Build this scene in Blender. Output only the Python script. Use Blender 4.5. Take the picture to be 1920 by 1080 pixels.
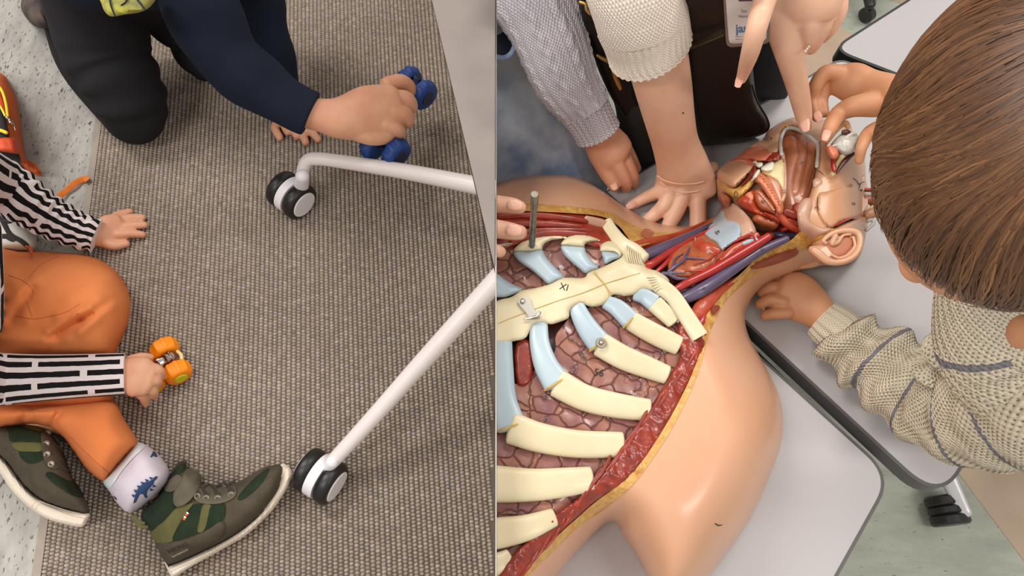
import bpy, bmesh, math, random
import numpy as np
from mathutils import Vector, Matrix
from mathutils.geometry import delaunay_2d_cdt

random.seed(7)
rng = np.random.default_rng(7)
scene = bpy.context.scene
for o in list(bpy.data.objects):
    bpy.data.objects.remove(o)

# ---------------------------------------------------------------- camera, light, exposure
F = 1400.0                       # focal length in pixels of a 1920 wide frame
CX, CY = 930.0, 540.0
TILT = math.radians(24)
CAM = np.array([0.0, 0.0, 1.62])
cam_data = bpy.data.cameras.new('camera')
cam_data.sensor_width = 36
cam_data.lens = F / 1920 * 36
cam_data.shift_x = (960 - CX) / 1920
cam_data.clip_start = 0.02
cam = bpy.data.objects.new('camera', cam_data)
cam.location = CAM
cam.rotation_euler = (TILT, 0, 0)
scene.collection.objects.link(cam)
scene.camera = cam

world = bpy.data.worlds.new('room_light')
scene.world = world
world.use_nodes = True
world.node_tree.nodes['Background'].inputs[0].default_value = (1.0, 0.955, 0.91, 1)
world.node_tree.nodes['Background'].inputs[1].default_value = 0.66

def area(name, loc, sx, sy, power, col=(1, .95, .90)):
    l = bpy.data.lights.new(name, 'AREA'); l.shape = 'RECTANGLE'; l.size = sx; l.size_y = sy
    l.energy = power; l.color = col
    o = bpy.data.objects.new(name, l); o.location = loc
    scene.collection.objects.link(o)
    return o
area('ceiling_light', (1.0, 1.5, 2.9), 1.2, .35, 30)
area('ceiling_light', (1.5, -.5, 2.9), 1.2, .35, 22)
area('ceiling_light', (-1.2, 1.1, 2.9), 1.2, .35, 38)
area('ceiling_light', (-1.3, -.5, 2.9), 1.2, .35, 26)
scene.view_settings.view_transform = 'Standard'
scene.view_settings.look = 'None'
scene.view_settings.gamma = 1
scene.view_settings.exposure = 0.0
scene.view_settings.use_curve_mapping = False

# ---------------------------------------------------------------- geometry helpers
EX = np.array([1.0, 0, 0])
FW = np.array([0, math.sin(TILT), -math.cos(TILT)])
UP = np.array([0, math.cos(TILT), math.sin(TILT)])
FLOOR_L = 0.55       # the raised carpeted floor on the left
TABLE = 0.72

def dirs(px, py):
    px = np.asarray(px, float); py = np.asarray(py, float)
    return FW + ((px - CX) / F)[..., None] * EX + ((CY - py) / F)[..., None] * UP
def P(px, py, z):
    """point at height z seen in the direction of the measured spot"""
    d = dirs(px, py); z = np.asarray(z, float)
    return CAM + d * ((z - CAM[2]) / d[..., 2])[..., None]
def pix(p):
    q = np.asarray(p, float) - CAM
    d = q @ FW
    return CX + F * (q @ EX) / d, CY - F * (q @ UP) / d, d

def crom(a, n, closed=False):
    a = np.asarray(a, float); m = len(a)
    if m == 2 and not closed:
        t = np.linspace(0, 1, n)[:, None]
        return a[0] * (1 - t) + a[1] * t
    seg = m if closed else m - 1
    t = np.linspace(0, seg, n, endpoint=not closed)
    i = np.minimum(t.astype(int), seg - 1); u = (t - i)[:, None]
    if closed:
        g = lambda k: a[(i + k) % m]
    else:
        ext = np.vstack([2 * a[0] - a[1], a, 2 * a[-1] - a[-2]])
        g = lambda k: ext[i + k + 1]
    p0, p1, p2, p3 = g(-1), g(0), g(1), g(2)
    return .5 * ((2 * p1) + (-p0 + p2) * u + (2 * p0 - 5 * p1 + 4 * p2 - p3) * u ** 2 + (-p0 + 3 * p1 - 3 * p2 + p3) * u ** 3)

def unit(v):
    return v / np.maximum(np.linalg.norm(v, axis=-1, keepdims=True), 1e-9)

class MD:
    """mesh data: vertices, faces, uv per face corner"""
    def __init__(s, v, f, uv=None):
        s.v = np.asarray(v, float); s.f = f; s.uv = uv
def join(*ms):
    v = []; f = []; uv = []; n = 0
    for m in ms:
        v.append(m.v); f += [tuple(i + n for i in q) for q in m.f]; n += len(m.v)
        uv += m.uv if m.uv is not None else [(0, 0)] * sum(len(q) for q in m.f)
    return MD(np.vstack(v), f, uv)

def sweep(rows, asp=1.0, seg=18, n=None, cap='round', disp=None, zf=None, world=False, capf=1.0, square=2.0):
    """tube through rows (px,py,z,width px[,aspect]); with zf (px,py,width,offset); world=True: (x,y,z,radius)"""
    a = np.array([list(r) + [asp] * (5 - len(r)) for r in rows], float)
    if n is None: n = max(8, 6 * (len(a) - 1) + 1)
    a = crom(a, n)
    if world:
        C = a[:, :3].copy(); ra = a[:, 3].copy()
    else:
        if zf is not None:
            z = zf(a[:, 0], a[:, 1]) + a[:, 3]; w = a[:, 2]
        else:
            z = a[:, 2]; w = a[:, 3]
        C = P(a[:, 0], a[:, 1], z)
        ra = w / 2 * ((C - CAM) @ FW) / F
    rb = ra * a[:, 4]
    T = unit(np.gradient(C, axis=0))
    V = unit(CAM - C)
    S = np.cross(T, V)
    prev = None
    for i in range(n):
        l = np.linalg.norm(S[i])
        if l < .12 and prev is not None:
            s = prev - T[i] * (prev @ T[i])
        else:
            s = S[i]
        s = s / max(np.linalg.norm(s), 1e-9)
        if prev is not None and s @ prev < 0 and l < .3: s = -s
        S[i] = s; prev = s
    B = np.cross(S, T)
    if cap == 'round':
        k = 5; th = np.linspace(0, math.pi / 2, k + 1)[1:]
        def ends(i, sg):
            L = min(ra[i], rb[i] if rb[i] > ra[i] * .3 else ra[i]) * capf
            return (C[i] + sg * T[i] * (np.sin(th) * L)[:, None],
                    ra[i] * np.maximum(np.cos(th), .02), rb[i] * np.maximum(np.cos(th), .02))
        c0, a0, b0 = ends(0, -1); c1, a1, b1 = ends(-1, 1)
        k0 = np.repeat(S[:1], k, 0), np.repeat(B[:1], k, 0); k1 = np.repeat(S[-1:], k, 0), np.repeat(B[-1:], k, 0)
        C = np.vstack([c0[::-1], C, c1]); ra = np.concatenate([a0[::-1], ra, a1]); rb = np.concatenate([b0[::-1], rb, b1])
        S = np.vstack([k0[0], S, k1[0]]); B = np.vstack([k0[1], B, k1[1]])
    N = len(C)
    ang = np.arange(seg) / seg * 2 * math.pi - math.pi / 2
    ca, sa = np.cos(ang), np.sin(ang)
    if square != 2.0:
        ca = np.sign(ca) * np.abs(ca) ** (2 / square); sa = np.sign(sa) * np.abs(sa) ** (2 / square)
    arc = np.concatenate([[0], np.cumsum(np.linalg.norm(np.diff(C, axis=0), axis=1))])
    off = S[:, None, :] * (ca[None, :, None] * ra[:, None, None]) + B[:, None, :] * (sa[None, :, None] * rb[:, None, None])
    um = ang + math.pi / 2
    ubase = float(np.mean(ra))
    if disp is not None:
        U = np.broadcast_to(um[None, :] * ubase, (N, seg)); Vv = np.broadcast_to(arc[:, None], (N, seg))
        fade = np.clip(np.minimum(arc, arc[-1] - arc) / .004, 0, 1)[:, None] if cap == 'round' else 1
        off = off + unit(off) * (disp(U, Vv) * fade)[..., None]
    v = (C[:, None, :] + off).reshape(-1, 3)
    f = []; uv = []
    for i in range(N - 1):
        for j in range(seg):
            j2 = (j + 1) % seg
            f.append((i * seg + j, i * seg + j2, (i + 1) * seg + j2, (i + 1) * seg + j))
            u0 = j / seg * 2 * math.pi * ubase; u1 = (j + 1) / seg * 2 * math.pi * ubase
            uv += [(u0, arc[i]), (u1, arc[i]), (u1, arc[i + 1]), (u0, arc[i + 1])]
    f.append(tuple(range(seg))[::-1]); uv += [(0, 0)] * seg
    f.append(tuple((N - 1) * seg + j for j in range(seg))); uv += [(0, 0)] * seg
    return MD(v, f, uv)

def seg_dist(px, py, poly, closed=True, skip=None):
    p = np.stack([px, py], -1); a = np.asarray(poly, float)
    b = np.roll(a, -1, 0) if closed else a[1:]
    a = a if closed else a[:-1]
    keep = [i for i in range(len(a)) if not (skip and skip(a[i], b[i]))]
    best = np.full(len(p), 1e9)
    for i in keep:
        d = b[i] - a[i]; L = max(d @ d, 1e-9)
        t = np.clip(((p - a[i]) @ d) / L, 0, 1)
        best = np.minimum(best, np.linalg.norm(p - (a[i] + t[:, None] * d), axis=1))
    return best
def inside(px, py, poly):
    a = np.asarray(poly, float); b = np.roll(a, -1, 0)
    r = np.zeros(len(px), bool)
    for (x0, y0), (x1, y1) in zip(a, b):
        c = (y0 > py) != (y1 > py)
        with np.errstate(divide='ignore', invalid='ignore'):
            r ^= c & (px < (x1 - x0) * (py - y0) / (y1 - y0 + 1e-12) + x0)
    return r
def dome(t):
    t = np.clip(t, 0, 1)
    return np.sqrt(np.maximum(0, 1 - (1 - t) ** 2))
def wob(x, y, f, seed=0):
    r = np.random.default_rng(seed + 5); s = 0
    for k in range(6):
        a = r.uniform(0, 6.28); q = f * r.uniform(.6, 1.6)
        s = s + np.sin((x * math.cos(a) + y * math.sin(a)) * q + r.uniform(0, 6.28))
    return s / 3.5

def soft_dist(px, py, poly, skip=None):
    # smooth inner distance (no crease along the middle line)
    p = np.stack([px, py], -1); a = np.asarray(poly, float); b = np.roll(a, -1, 0)
    I = np.zeros(len(p))
    for i in range(len(a)):
        if skip and skip(a[i], b[i]): continue
        d = b[i] - a[i]; L = math.hypot(*d)
        if L < 1e-6: continue
        d = d / L; q = p - a[i]
        s0 = -(q @ d); s1 = s0 + L; h2 = np.maximum((q[:, 0] * d[1] - q[:, 1] * d[0]) ** 2, .02)
        I += (s1 / np.sqrt(h2 + s1 ** 2) - s0 / np.sqrt(h2 + s0 ** 2)) / h2
    return np.sqrt(2 / np.maximum(I, 1e-9))

class Field:
    """height of a rounded body over its silhouette"""
    def __init__(s, poly, z0, h, W, skip=None, smooth=True):
        s.poly = outline(poly, 7, smooth) if smooth else np.asarray(poly, float)
        s.z0, s.h, s.W, s.skip = z0, h, W, skip
    def __call__(s, px, py):
        px = np.atleast_1d(np.asarray(px, float)); py = np.atleast_1d(np.asarray(py, float))
        d = soft_dist(px, py, s.poly, s.skip) * 1.15 * inside(px, py, s.poly)
        return s.z0 + s.h * dome(d / s.W)

def outline(poly, step, smooth=True):
    a = np.asarray(poly, float)
    if smooth: a = crom(a, max(len(a) * 8, 32), True)
    b = np.roll(a, -1, 0); L = np.linalg.norm(b - a, axis=1); S = np.concatenate([[0], np.cumsum(L)])
    n = max(int(S[-1] / step), 8); t = np.linspace(0, S[-1], n, endpoint=False)
    aa = np.vstack([a, a[:1]])
    return np.stack([np.interp(t, S, aa[:, 0]), np.interp(t, S, aa[:, 1])], 1)

def relief(poly, zf, off=0.0, step=8, base=None, thick=.004, loc=None, noise=None, smooth=True, skip=None):
    """solid over a measured outline; zf height field or number; loc=(h,W) rounds it by its own edge"""
    o = outline(poly, step, smooth)
    x0, y0 = o.min(0); x1, y1 = o.max(0)
    gx, gy = np.meshgrid(np.arange(x0, x1, step), np.arange(y0, y1, step * .87))
    gx = gx + (np.arange(gx.shape[0]) % 2)[:, None] * step / 2
    gx = gx.ravel(); gy = gy.ravel()
    d = seg_dist(gx, gy, o)
    k = inside(gx, gy, o) & (d > step * .45)
    pts = np.vstack([o, np.stack([gx[k], gy[k]], 1)])
    n = len(o)
    vs, es, fs, ov, oe, of = delaunay_2d_cdt([Vector(p) for p in pts], [(i, (i + 1) % n) for i in range(n)], [], 1, .01)
    v2 = np.array([tuple(v) for v in vs])
    rim = {}
    for i, l in enumerate(ov):
        for q in l: rim[q] = i
    dd = seg_dist(v2[:, 0], v2[:, 1], o, True, skip)
    z = (zf(v2[:, 0], v2[:, 1]) if callable(zf) else np.full(len(v2), float(zf))) + off
    if loc: z = z + loc[0] * dome(dd / loc[1])
    if noise: z = z + noise[0] * wob(v2[:, 0], v2[:, 1], noise[1]) * np.clip(dd / 6, 0, 1)
    top = P(v2[:, 0], v2[:, 1], z)
    bot = P(v2[:, 0], v2[:, 1], z - thick if base is None else np.minimum(base, z - .0005))
    m = len(v2); f = []
    for t in fs:
        a, b, c = [v2[i] for i in t]
        if (b[0] - a[0]) * (c[1] - a[1]) - (b[1] - a[1]) * (c[0] - a[0]) > 0: t = t[::-1]
        f.append(tuple(t)); f.append(tuple(i + m for i in t[::-1]))
    cnt = {}
    for t in f[::2]:
        for i in range(len(t)):
            cnt[(t[i], t[(i + 1) % len(t)])] = 1
    for (a, b) in list(cnt):
        if (b, a) not in cnt: f.append((b, a, a + m, b + m))
    s = (CAM[2] - z.mean()) / F / math.cos(TILT)
    uv = []
    for t in f:
        for i in t: uv.append((v2[i % m][0] * s, v2[i % m][1] * s))
    return MD(np.vstack([top, bot]), f, uv)

def box(x0, x1, y0, y1, z0, z1):
    v = [(x, y, z) for z in (z0, z1) for y in (y0, y1) for x in (x0, x1)]
    return MD(v, [(0, 2, 3, 1), (4, 5, 7, 6), (0, 1, 5, 4), (2, 6, 7, 3), (0, 4, 6, 2), (1, 3, 7, 5)])
def slab(pts, z0, z1):
    n = len(pts)
    v = [(p[0], p[1], z1) for p in pts] + [(p[0], p[1], z0) for p in pts]
    return MD(v, [tuple(range(n)), tuple(range(n, 2 * n))[::-1]] + [(i, i + n, (i + 1) % n + n, (i + 1) % n) for i in range(n)])
def rounded(pts, r, k=6):
    pts = [np.array(p[:2], float) for p in pts]; out = []; n = len(pts)
    rr = r if isinstance(r, (list, tuple)) else [r] * n
    for i in range(n):
        p = pts[i]; a = unit(pts[i - 1] - p); b = unit(pts[(i + 1) % n] - p)
        if rr[i] <= 0: out.append(p); continue
        half = math.acos(max(-1, min(1, a @ b))) / 2
        L = min(rr[i] / math.tan(half), .45 * min(np.linalg.norm(pts[i - 1] - p), np.linalg.norm(pts[(i + 1) % n] - p)))
        A = p + a * L; B = p + b * L
        for t in np.linspace(0, 1, k + 1):
            out.append((1 - t) ** 2 * A + 2 * t * (1 - t) * p + t * t * B)
    return out
def lathe(profile, c, axis, seg=32, disp=None):
    c = np.asarray(c, float); ax = unit(np.asarray(axis, float))
    s = np.cross(ax, [0, 0, 1.0]); s = unit(s) if np.linalg.norm(s) > .01 else np.array([1.0, 0, 0])
    t = np.cross(ax, s); v = []; f = []
    for i, (r, h) in enumerate(profile):
        for j in range(seg):
            a = j / seg * 2 * math.pi
            rr = r * (1 + (disp(a, i) if disp else 0))
            v.append(c + ax * h + rr * (math.cos(a) * s + math.sin(a) * t))
    for i in range(len(profile) - 1):
        for j in range(seg):
            f.append((i * seg + j, i * seg + (j + 1) % seg, (i + 1) * seg + (j + 1) % seg, (i + 1) * seg + j))
    f.append(tuple(range(seg))[::-1]); f.append(tuple((len(profile) - 1) * seg + j for j in range(seg)))
    return MD(v, f)
def disc(c, axis, r, h, bev=.002, seg=32, disp=None):
    return lathe([(max(r - bev * 4, .0003), -h / 2), (r - bev, -h / 2), (r, -h / 2 + bev), (r, h / 2 - bev), (r - bev, h / 2), (max(r - bev * 4, .0003), h / 2)], c, axis, seg, disp)
def ell(c, r, seg=24, rot=None):
    th = np.linspace(0, math.pi, seg // 2 + 1)
    pr = [(max(math.sin(t), .001), -math.cos(t)) for t in th]
    m = lathe(pr, (0, 0, 0), (0, 0, 1), seg)
    v = m.v * np.asarray(r if hasattr(r, '__len__') else (r, r, r), float)
    if rot is not None: v = v @ np.asarray(rot, float).T
    m.v = v + np.asarray(c, float)
    return m

# ---------------------------------------------------------------- object helpers
SIDE = None
def to_mesh(md, smooth=True):
    me = bpy.data.meshes.new('mesh')
    me.from_pydata(md.v.tolist(), [], [tuple(int(i) for i in q) for q in md.f])
    if md.uv is not None and len(md.uv) == len(me.loops):
        l = me.uv_layers.new(name='UVMap')
        l.data.foreach_set('uv', np.asarray(md.uv, float).ravel())
    bm = bmesh.new(); bm.from_mesh(me)
    bmesh.ops.recalc_face_normals(bm, faces=bm.faces)
    if SIDE:
        sx = 1 if SIDE == 'R' else -1
        lim = .0009 * sx
        if any(v.co.x * sx < .0009 for v in bm.verts):
            r = bmesh.ops.bisect_plane(bm, geom=bm.verts[:] + bm.edges[:] + bm.faces[:], dist=1e-6,
                                       plane_co=(lim, 0, 0), plane_no=(sx, 0, 0), clear_inner=True)
            ed = [e for e in r['geom_cut'] if isinstance(e, bmesh.types.BMEdge)]
            if ed: bmesh.ops.holes_fill(bm, edges=ed, sides=0)
    bm.to_mesh(me); bm.free()
    if smooth:
        me.polygons.foreach_set('use_smooth', [True] * len(me.polygons))
        me.set_sharp_from_angle(angle=math.radians(smooth if smooth is not True else 50))
    return me

def origin(o):
    p = np.zeros(3)
    while o is not None:
        p += np.array(o.location); o = o.parent
    return p
def obj(name, md, mat, parent=None, smooth=True, label=None, cat=None, group=None, kind=None):
    me = to_mesh(md, smooth) if isinstance(md, MD) else md
    o = bpy.data.objects.new(name, me)
    scene.collection.objects.link(o)
    me.materials.clear(); me.materials.append(mat)
    if parent is not None:
        o.parent = parent
        org = origin(parent)
    else:
        co = np.empty(len(me.vertices) * 3); me.vertices.foreach_get('co', co); co = co.reshape(-1, 3)
        org = np.array([(co[:, 0].min() + co[:, 0].max()) / 2, (co[:, 1].min() + co[:, 1].max()) / 2, co[:, 2].min()])
        o.location = org
    me.transform(Matrix.Translation(Vector(-org)))
    return tag(o, label, cat, group, kind)
def tag(o, label=None, cat=None, group=None, kind=None):
    if label: o['label'] = label
    if cat: o['category'] = cat
    if group: o['group'] = group
    if kind: o['kind'] = kind
    return o
def thing(name, loc, label, cat, group=None):
    o = bpy.data.objects.new(name, None); scene.collection.objects.link(o)
    o.location = [float(q) for q in loc]; o.empty_display_size = .05
    return tag(o, label, cat, group)

def body(md, voxel=.002, it=4, fac=.5):
    """one continuous skin grown over overlapping tapered limbs"""
    global SIDE
    s, SIDE = SIDE, None
    me = to_mesh(md, False); SIDE = s
    o = bpy.data.objects.new('tmp', me); scene.collection.objects.link(o)
    m = o.modifiers.new('r', 'REMESH'); m.mode = 'VOXEL'; m.voxel_size = voxel
    m = o.modifiers.new('s', 'SMOOTH'); m.factor = fac; m.iterations = it
    dg = bpy.context.evaluated_depsgraph_get(); dg.update()
    me2 = bpy.data.meshes.new_from_object(o.evaluated_get(dg))
    bpy.data.objects.remove(o)
    if SIDE:
        bm = bmesh.new(); bm.from_mesh(me2); sx = 1 if SIDE == 'R' else -1
        if any(v.co.x * sx < .0009 for v in bm.verts):
            r = bmesh.ops.bisect_plane(bm, geom=bm.verts[:] + bm.edges[:] + bm.faces[:], dist=1e-6,
                                       plane_co=(.0009 * sx, 0, 0), plane_no=(sx, 0, 0), clear_inner=True)
            ed = [e for e in r['geom_cut'] if isinstance(e, bmesh.types.BMEdge)]
            if ed: bmesh.ops.holes_fill(bm, edges=ed, sides=0)
        bm.to_mesh(me2); bm.free()
    me2.polygons.foreach_set('use_smooth', [True] * len(me2.polygons))
    return me2

def writing(s, px, py, size, ang, zf, off, mat, parent, name='lettering', thick=.0004, bold=False, flip=False):
    """lettering laid on a surface: size in measured pixels, ang the reading direction"""
    cu = bpy.data.curves.new('t', 'FONT'); cu.body = s; cu.size = 1; cu.align_x = 'CENTER'; cu.align_y = 'CENTER'
    if bold: cu.offset = .02
    cu.resolution_u = 3
    t = bpy.data.objects.new('t', cu); scene.collection.objects.link(t)
    dg = bpy.context.evaluated_depsgraph_get(); dg.update()
    me = bpy.data.meshes.new_from_object(t.evaluated_get(dg))
    bpy.data.objects.remove(t)
    co = np.empty(len(me.vertices) * 3); me.vertices.foreach_get('co', co); co = co.reshape(-1, 3) * size
    c, sn = math.cos(ang), math.sin(ang)
    x = px + co[:, 0] * c + co[:, 1] * sn
    y = py + co[:, 0] * sn - co[:, 1] * c
    z = (zf(x, y) if callable(zf) else zf) + off
    me.vertices.foreach_set('co', P(x, y, z).ravel())
    return obj(name, me, mat, parent)

# ---------------------------------------------------------------- materials
def lin(c):
    c = np.array(c[:3]) / 255.0
    c = np.where(c <= .04045, c / 12.92, ((c + .055) / 1.055) ** 2.4)
    return (float(c[0]), float(c[1]), float(c[2]), 1)
class N:
    def __init__(s, name):
        s.m = bpy.data.materials.new(name); s.m.use_nodes = True
        s.t = s.m.node_tree; s.b = s.t.nodes['Principled BSDF']
    def n(s, typ, **k):
        x = s.t.nodes.new(typ)
        for a, b in k.items():
            if a[0] == '_': x.inputs[a[1:]].default_value = b
            else: setattr(x, a, b)
        return x
    def l(s, a, b): s.t.links.new(a, b)
    def coord(s, which='Object', scale=(1, 1, 1), rot=(0, 0, 0)):
        tc = s.n('ShaderNodeTexCoord'); mp = s.n('ShaderNodeMapping')
        mp.inputs['Scale'].default_value = scale; mp.inputs['Rotation'].default_value = rot
        s.l(tc.outputs[which], mp.inputs[0]); return mp.outputs[0]
    def ramp(s, fac, stops, interp='LINEAR'):
        r = s.n('ShaderNodeValToRGB'); r.color_ramp.interpolation = interp
        e = r.color_ramp.elements
        while len(e) < len(stops): e.new(.5)
        for q, (p, c) in zip(e, stops): q.position = p; q.color = lin(c)
        s.l(fac, r.inputs[0]); return r.outputs[0]
    def mix(s, f, a, b, mode='MIX'):
        m = s.n('ShaderNodeMix', data_type='RGBA', blend_type=mode)
        for v, i in ((f, 0), (a, 6), (b, 7)):
            if hasattr(v, 'type') and not isinstance(v, tuple): s.l(v, m.inputs[i])
            else: m.inputs[i].default_value = v if i == 0 else lin(v)
        return m.outputs[2]
    def math(s, op, a, b=0.0):
        m = s.n('ShaderNodeMath', operation=op)
        for v, i in ((a, 0), (b, 1)):
            if isinstance(v, (int, float)): m.inputs[i].default_value = v
            else: s.l(v, m.inputs[i])
        return m.outputs[0]
    def bump(s, h, strength=.3, dist=.001):
        b = s.n('ShaderNodeBump'); b.inputs['Strength'].default_value = strength; b.inputs['Distance'].default_value = dist
        s.l(h, b.inputs['Height']); s.l(b.outputs[0], s.b.inputs['Normal'])

def mat(name, col, rough=.5, col2=None, scale=40, stretch=(1, 1, 1), bump=0, bscale=None, dist=.001, sss=0, spec=.5, metal=0, coat=0, detail=4, alpha=None):
    k = N(name); b = k.b
    b.inputs['Base Color'].default_value = lin(col)
    b.inputs['Roughness'].default_value = rough
    b.inputs['Metallic'].default_value = metal
    b.inputs['Specular IOR Level'].default_value = spec
    b.inputs['Coat Weight'].default_value = coat; b.inputs['Coat Roughness'].default_value = .15
    if sss:
        b.inputs['Subsurface Weight'].default_value = sss
        b.inputs['Subsurface Radius'].default_value = (.008, .003, .002); b.inputs['Subsurface Scale'].default_value = 1
    c = k.coord('Object', stretch)
    if col2:
        nz = k.n('ShaderNodeTexNoise', _Scale=scale, _Detail=detail); k.l(c, nz.inputs[0])
        k.l(k.ramp(nz.outputs[0], [(.32, col), (.68, col2)]), b.inputs['Base Color'])
    if bump:
        nb = k.n('ShaderNodeTexNoise', _Scale=bscale or scale, _Detail=detail); k.l(c, nb.inputs[0])
        k.bump(nb.outputs[0], bump, dist)
    if alpha is not None: b.inputs['Transmission Weight'].default_value = alpha
    return k.m
M = {}
M['skin_child'] = mat('child_skin', (216, 164, 132), .5, (206, 144, 114), 25, sss=.15, bump=.15, bscale=180, dist=.0006)
M['skin_adult'] = mat('adult_skin', (214, 162, 130), .48, (204, 142, 112), 22, sss=.15, bump=.2, bscale=150, dist=.0008)
M['skin_pink'] = mat('pink_hand_skin', (228, 186, 158), .45, (218, 168, 140), 25, sss=.15, bump=.15, bscale=150, dist=.0006)
M['skin_tan'] = mat('tan_hand_skin', (208, 154, 114), .5, (196, 136, 98), 22, sss=.15, bump=.15, bscale=150, dist=.0006)
M['nail'] = mat('finger_nail', (220, 170, 148), .35)
M['orange_cloth'] = mat('orange_jersey', (222, 134, 80), .9, (212, 120, 68), 9, bump=.35, bscale=900, dist=.0004, spec=.2)
M['seam'] = mat('orange_seam', (186, 90, 44), .9)
M['black_cloth'] = mat('black_trousers', (24, 24, 27), .85, (31, 31, 35), 8, bump=.2, bscale=500, dist=.0005, spec=.25)
M['navy'] = mat('navy_jersey', (26, 34, 50), .9, (20, 26, 40), 9, bump=.2, bscale=500, dist=.0005, spec=.2)
M['black_sleeve'] = mat('black_sleeve', (14, 17, 26), .9, (22, 26, 36), 12, spec=.2)
M['camo'] = mat('camouflage', (92, 78, 70), .85, (40, 36, 38), 30, detail=1)
M['yellow_print'] = mat('yellow_print', (176, 172, 62), .8, (120, 118, 70), 60, detail=1)
M['white_metal'] = mat('white_painted_metal', (222, 214, 212), .38)
M['white_plastic'] = mat('white_plastic', (226, 224, 228), .4)
M['rubber'] = mat('black_rubber', (22, 21, 22), .4, bump=.1, bscale=200)
M['panel'] = mat('grey_speckled_laminate', (132, 124, 118), .7, (122, 114, 110), 18, detail=2)
M['trim'] = mat('vinyl_threshold', (152, 142, 130), .55, (140, 130, 120), 30)
M['hair'] = None
M['suede'] = mat('grey_brown_suede', (84, 77, 64), .95, (74, 67, 56), 60, bump=.4, bscale=700, dist=.0004, spec=.15)
M['green_fab'] = mat('dark_green_textile', (38, 52, 36), .9, (30, 42, 30), 60, bump=.3, bscale=900, dist=.0003, spec=.2)
M['khaki'] = mat('khaki_textile', (100, 98, 60), .9, (90, 88, 54), 50, bump=.3, bscale=900, dist=.0003, spec=.2)
M['sole'] = mat('cream_rubber_sole', (232, 220, 204), .6, (220, 206, 188), 20)
M['lace'] = mat('brown_lace', (62, 56, 46), .95, bump=.4, bscale=1500)
M['stitch'] = mat('sole_groove', (198, 184, 166), .7)
M['eyelet'] = mat('silver_eyelet', (206, 200, 192), .3, metal=.9)
M['sock'] = mat('white_sock', (214, 206, 216), .95, (204, 194, 206), 60, bump=.5, bscale=900, dist=.0006, spec=.1)
M['sock_rib'] = mat('sock_ribbing', (208, 216, 220), .95, bump=.5, bscale=700, dist=.0006, spec=.1)
M['sock_blue'] = mat('sock_blue_yarn', (38, 66, 106), .9, bump=.5, bscale=900)
M['toy_orange'] = mat('orange_toy_rubber', (246, 142, 12), .5, bump=.25, bscale=260, dist=.001)
M['toy_yellow'] = mat('yellow_green_hub', (206, 200, 20), .5)
M['toy_blue'] = mat('blue_toy_rubber', (14, 62, 134), .5, (10, 44, 104), 60, bump=.25, bscale=260, dist=.001)
M['toy_dark'] = mat('dark_blue_plastic', (16, 28, 60), .5)
M['toy_chrome'] = mat('chromed_plastic', (196, 186, 182), .15, metal=1)
M['toy_red'] = mat('red_brown_plastic', (130, 66, 52), .35)
M['cream_plastic'] = mat('cream_plastic', (226, 196, 138), .4)
M['bag_orange'] = mat('orange_backpack_nylon', (206, 92, 24), .8, (186, 80, 20), 20, bump=.3, bscale=900)
M['bag_red'] = mat('orange_red_nylon', (214, 84, 34), .6, (196, 70, 30), 30)
M['bag_black'] = mat('black_backpack_nylon', (26, 25, 26), .8, bump=.3, bscale=900)
M['yellow'] = mat('yellow_piping', (232, 196, 56), .6)
M['strap'] = mat('orange_webbing', (222, 122, 44), .8, bump=.5, bscale=600)
M['silver'] = mat('silver_metal', (190, 186, 176), .28, metal=1)
M['steel'] = mat('worn_steel', (150, 146, 132), .35, (120, 112, 96), 90, metal=.9)
M['white_cloth'] = mat('white_printed_cloth', (206, 204, 196), .8, (190, 190, 180), 30)
M['fringe'] = mat('yellow_green_fringe', (168, 166, 88), .9)
M['ink'] = mat('black_ink', (26, 22, 20), .7)
# right-hand side
M['table_top'] = mat('white_grey_laminate', (184, 181, 182), .42, (178, 175, 177), 3)
M['edge'] = mat('dark_grey_edge_band', (92, 90, 90), .5)
M['edge_black'] = mat('black_edge_band', (38, 42, 40), .5)
M['model_skin'] = mat('model_skin_plastic', (212, 163, 130), .34, (204, 153, 120), 7, spec=.5, coat=.15)
M['fat'] = mat('model_fat_yellow', (208, 168, 92), .4, (190, 132, 62), 90, bump=.7, bscale=160, dist=.003, coat=.2)
M['muscle'] = mat('model_muscle_red', (152, 50, 26), .34, (118, 30, 16), 60, stretch=(1, 1, 1), bump=.3, bscale=90, dist=.003, coat=.3)
M['muscle_orange'] = mat('model_muscle_orange', (184, 76, 44), .32, (156, 50, 28), 40, bump=.5, bscale=120, dist=.002, coat=.3)
M['bone'] = mat('model_bone_ivory', (216, 205, 172), .4, (206, 192, 156), 16, coat=.12)
M['cartilage'] = mat('model_cartilage_blue', (172, 190, 198), .38, (160, 178, 190), 20, coat=.15)
M['joint'] = mat('ochre_joint_line', (190, 156, 76), .5)
M['vein'] = mat('model_vein_purple', (94, 82, 108), .32, (82, 70, 98), 40, coat=.3)
M['artery'] = mat('model_artery_red', (176, 48, 42), .3, (156, 36, 32), 40, coat=.3)
M['gland'] = mat('model_gland_brown', (178, 100, 64), .33, (150, 72, 42), 70, bump=.6, bscale=140, dist=.002, coat=.3)
M['membrane'] = mat('model_membrane_beige', (196, 156, 134), .38, (180, 136, 112), 50, coat=.2)
M['cavity'] = mat('model_cavity_brown', (178, 112, 76), .35, (156, 86, 52), 30, coat=.3)
M['dark_red'] = mat('model_inner_dark_red', (84, 26, 18), .4, (50, 16, 12), 40, coat=.3)
M['tongue'] = mat('model_tongue_pink', (206, 124, 88), .4, (190, 104, 72), 60, bump=.4, bscale=300, coat=.2)
M['lip'] = mat('model_lip_pink', (222, 130, 100), .3, (212, 116, 88), 20, coat=.3)
M['skull'] = mat('model_skull_tan', (204, 156, 118), .38, (192, 140, 104), 14, coat=.2)
M['tooth'] = mat('model_tooth_white', (232, 226, 208), .25, coat=.3)
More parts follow.
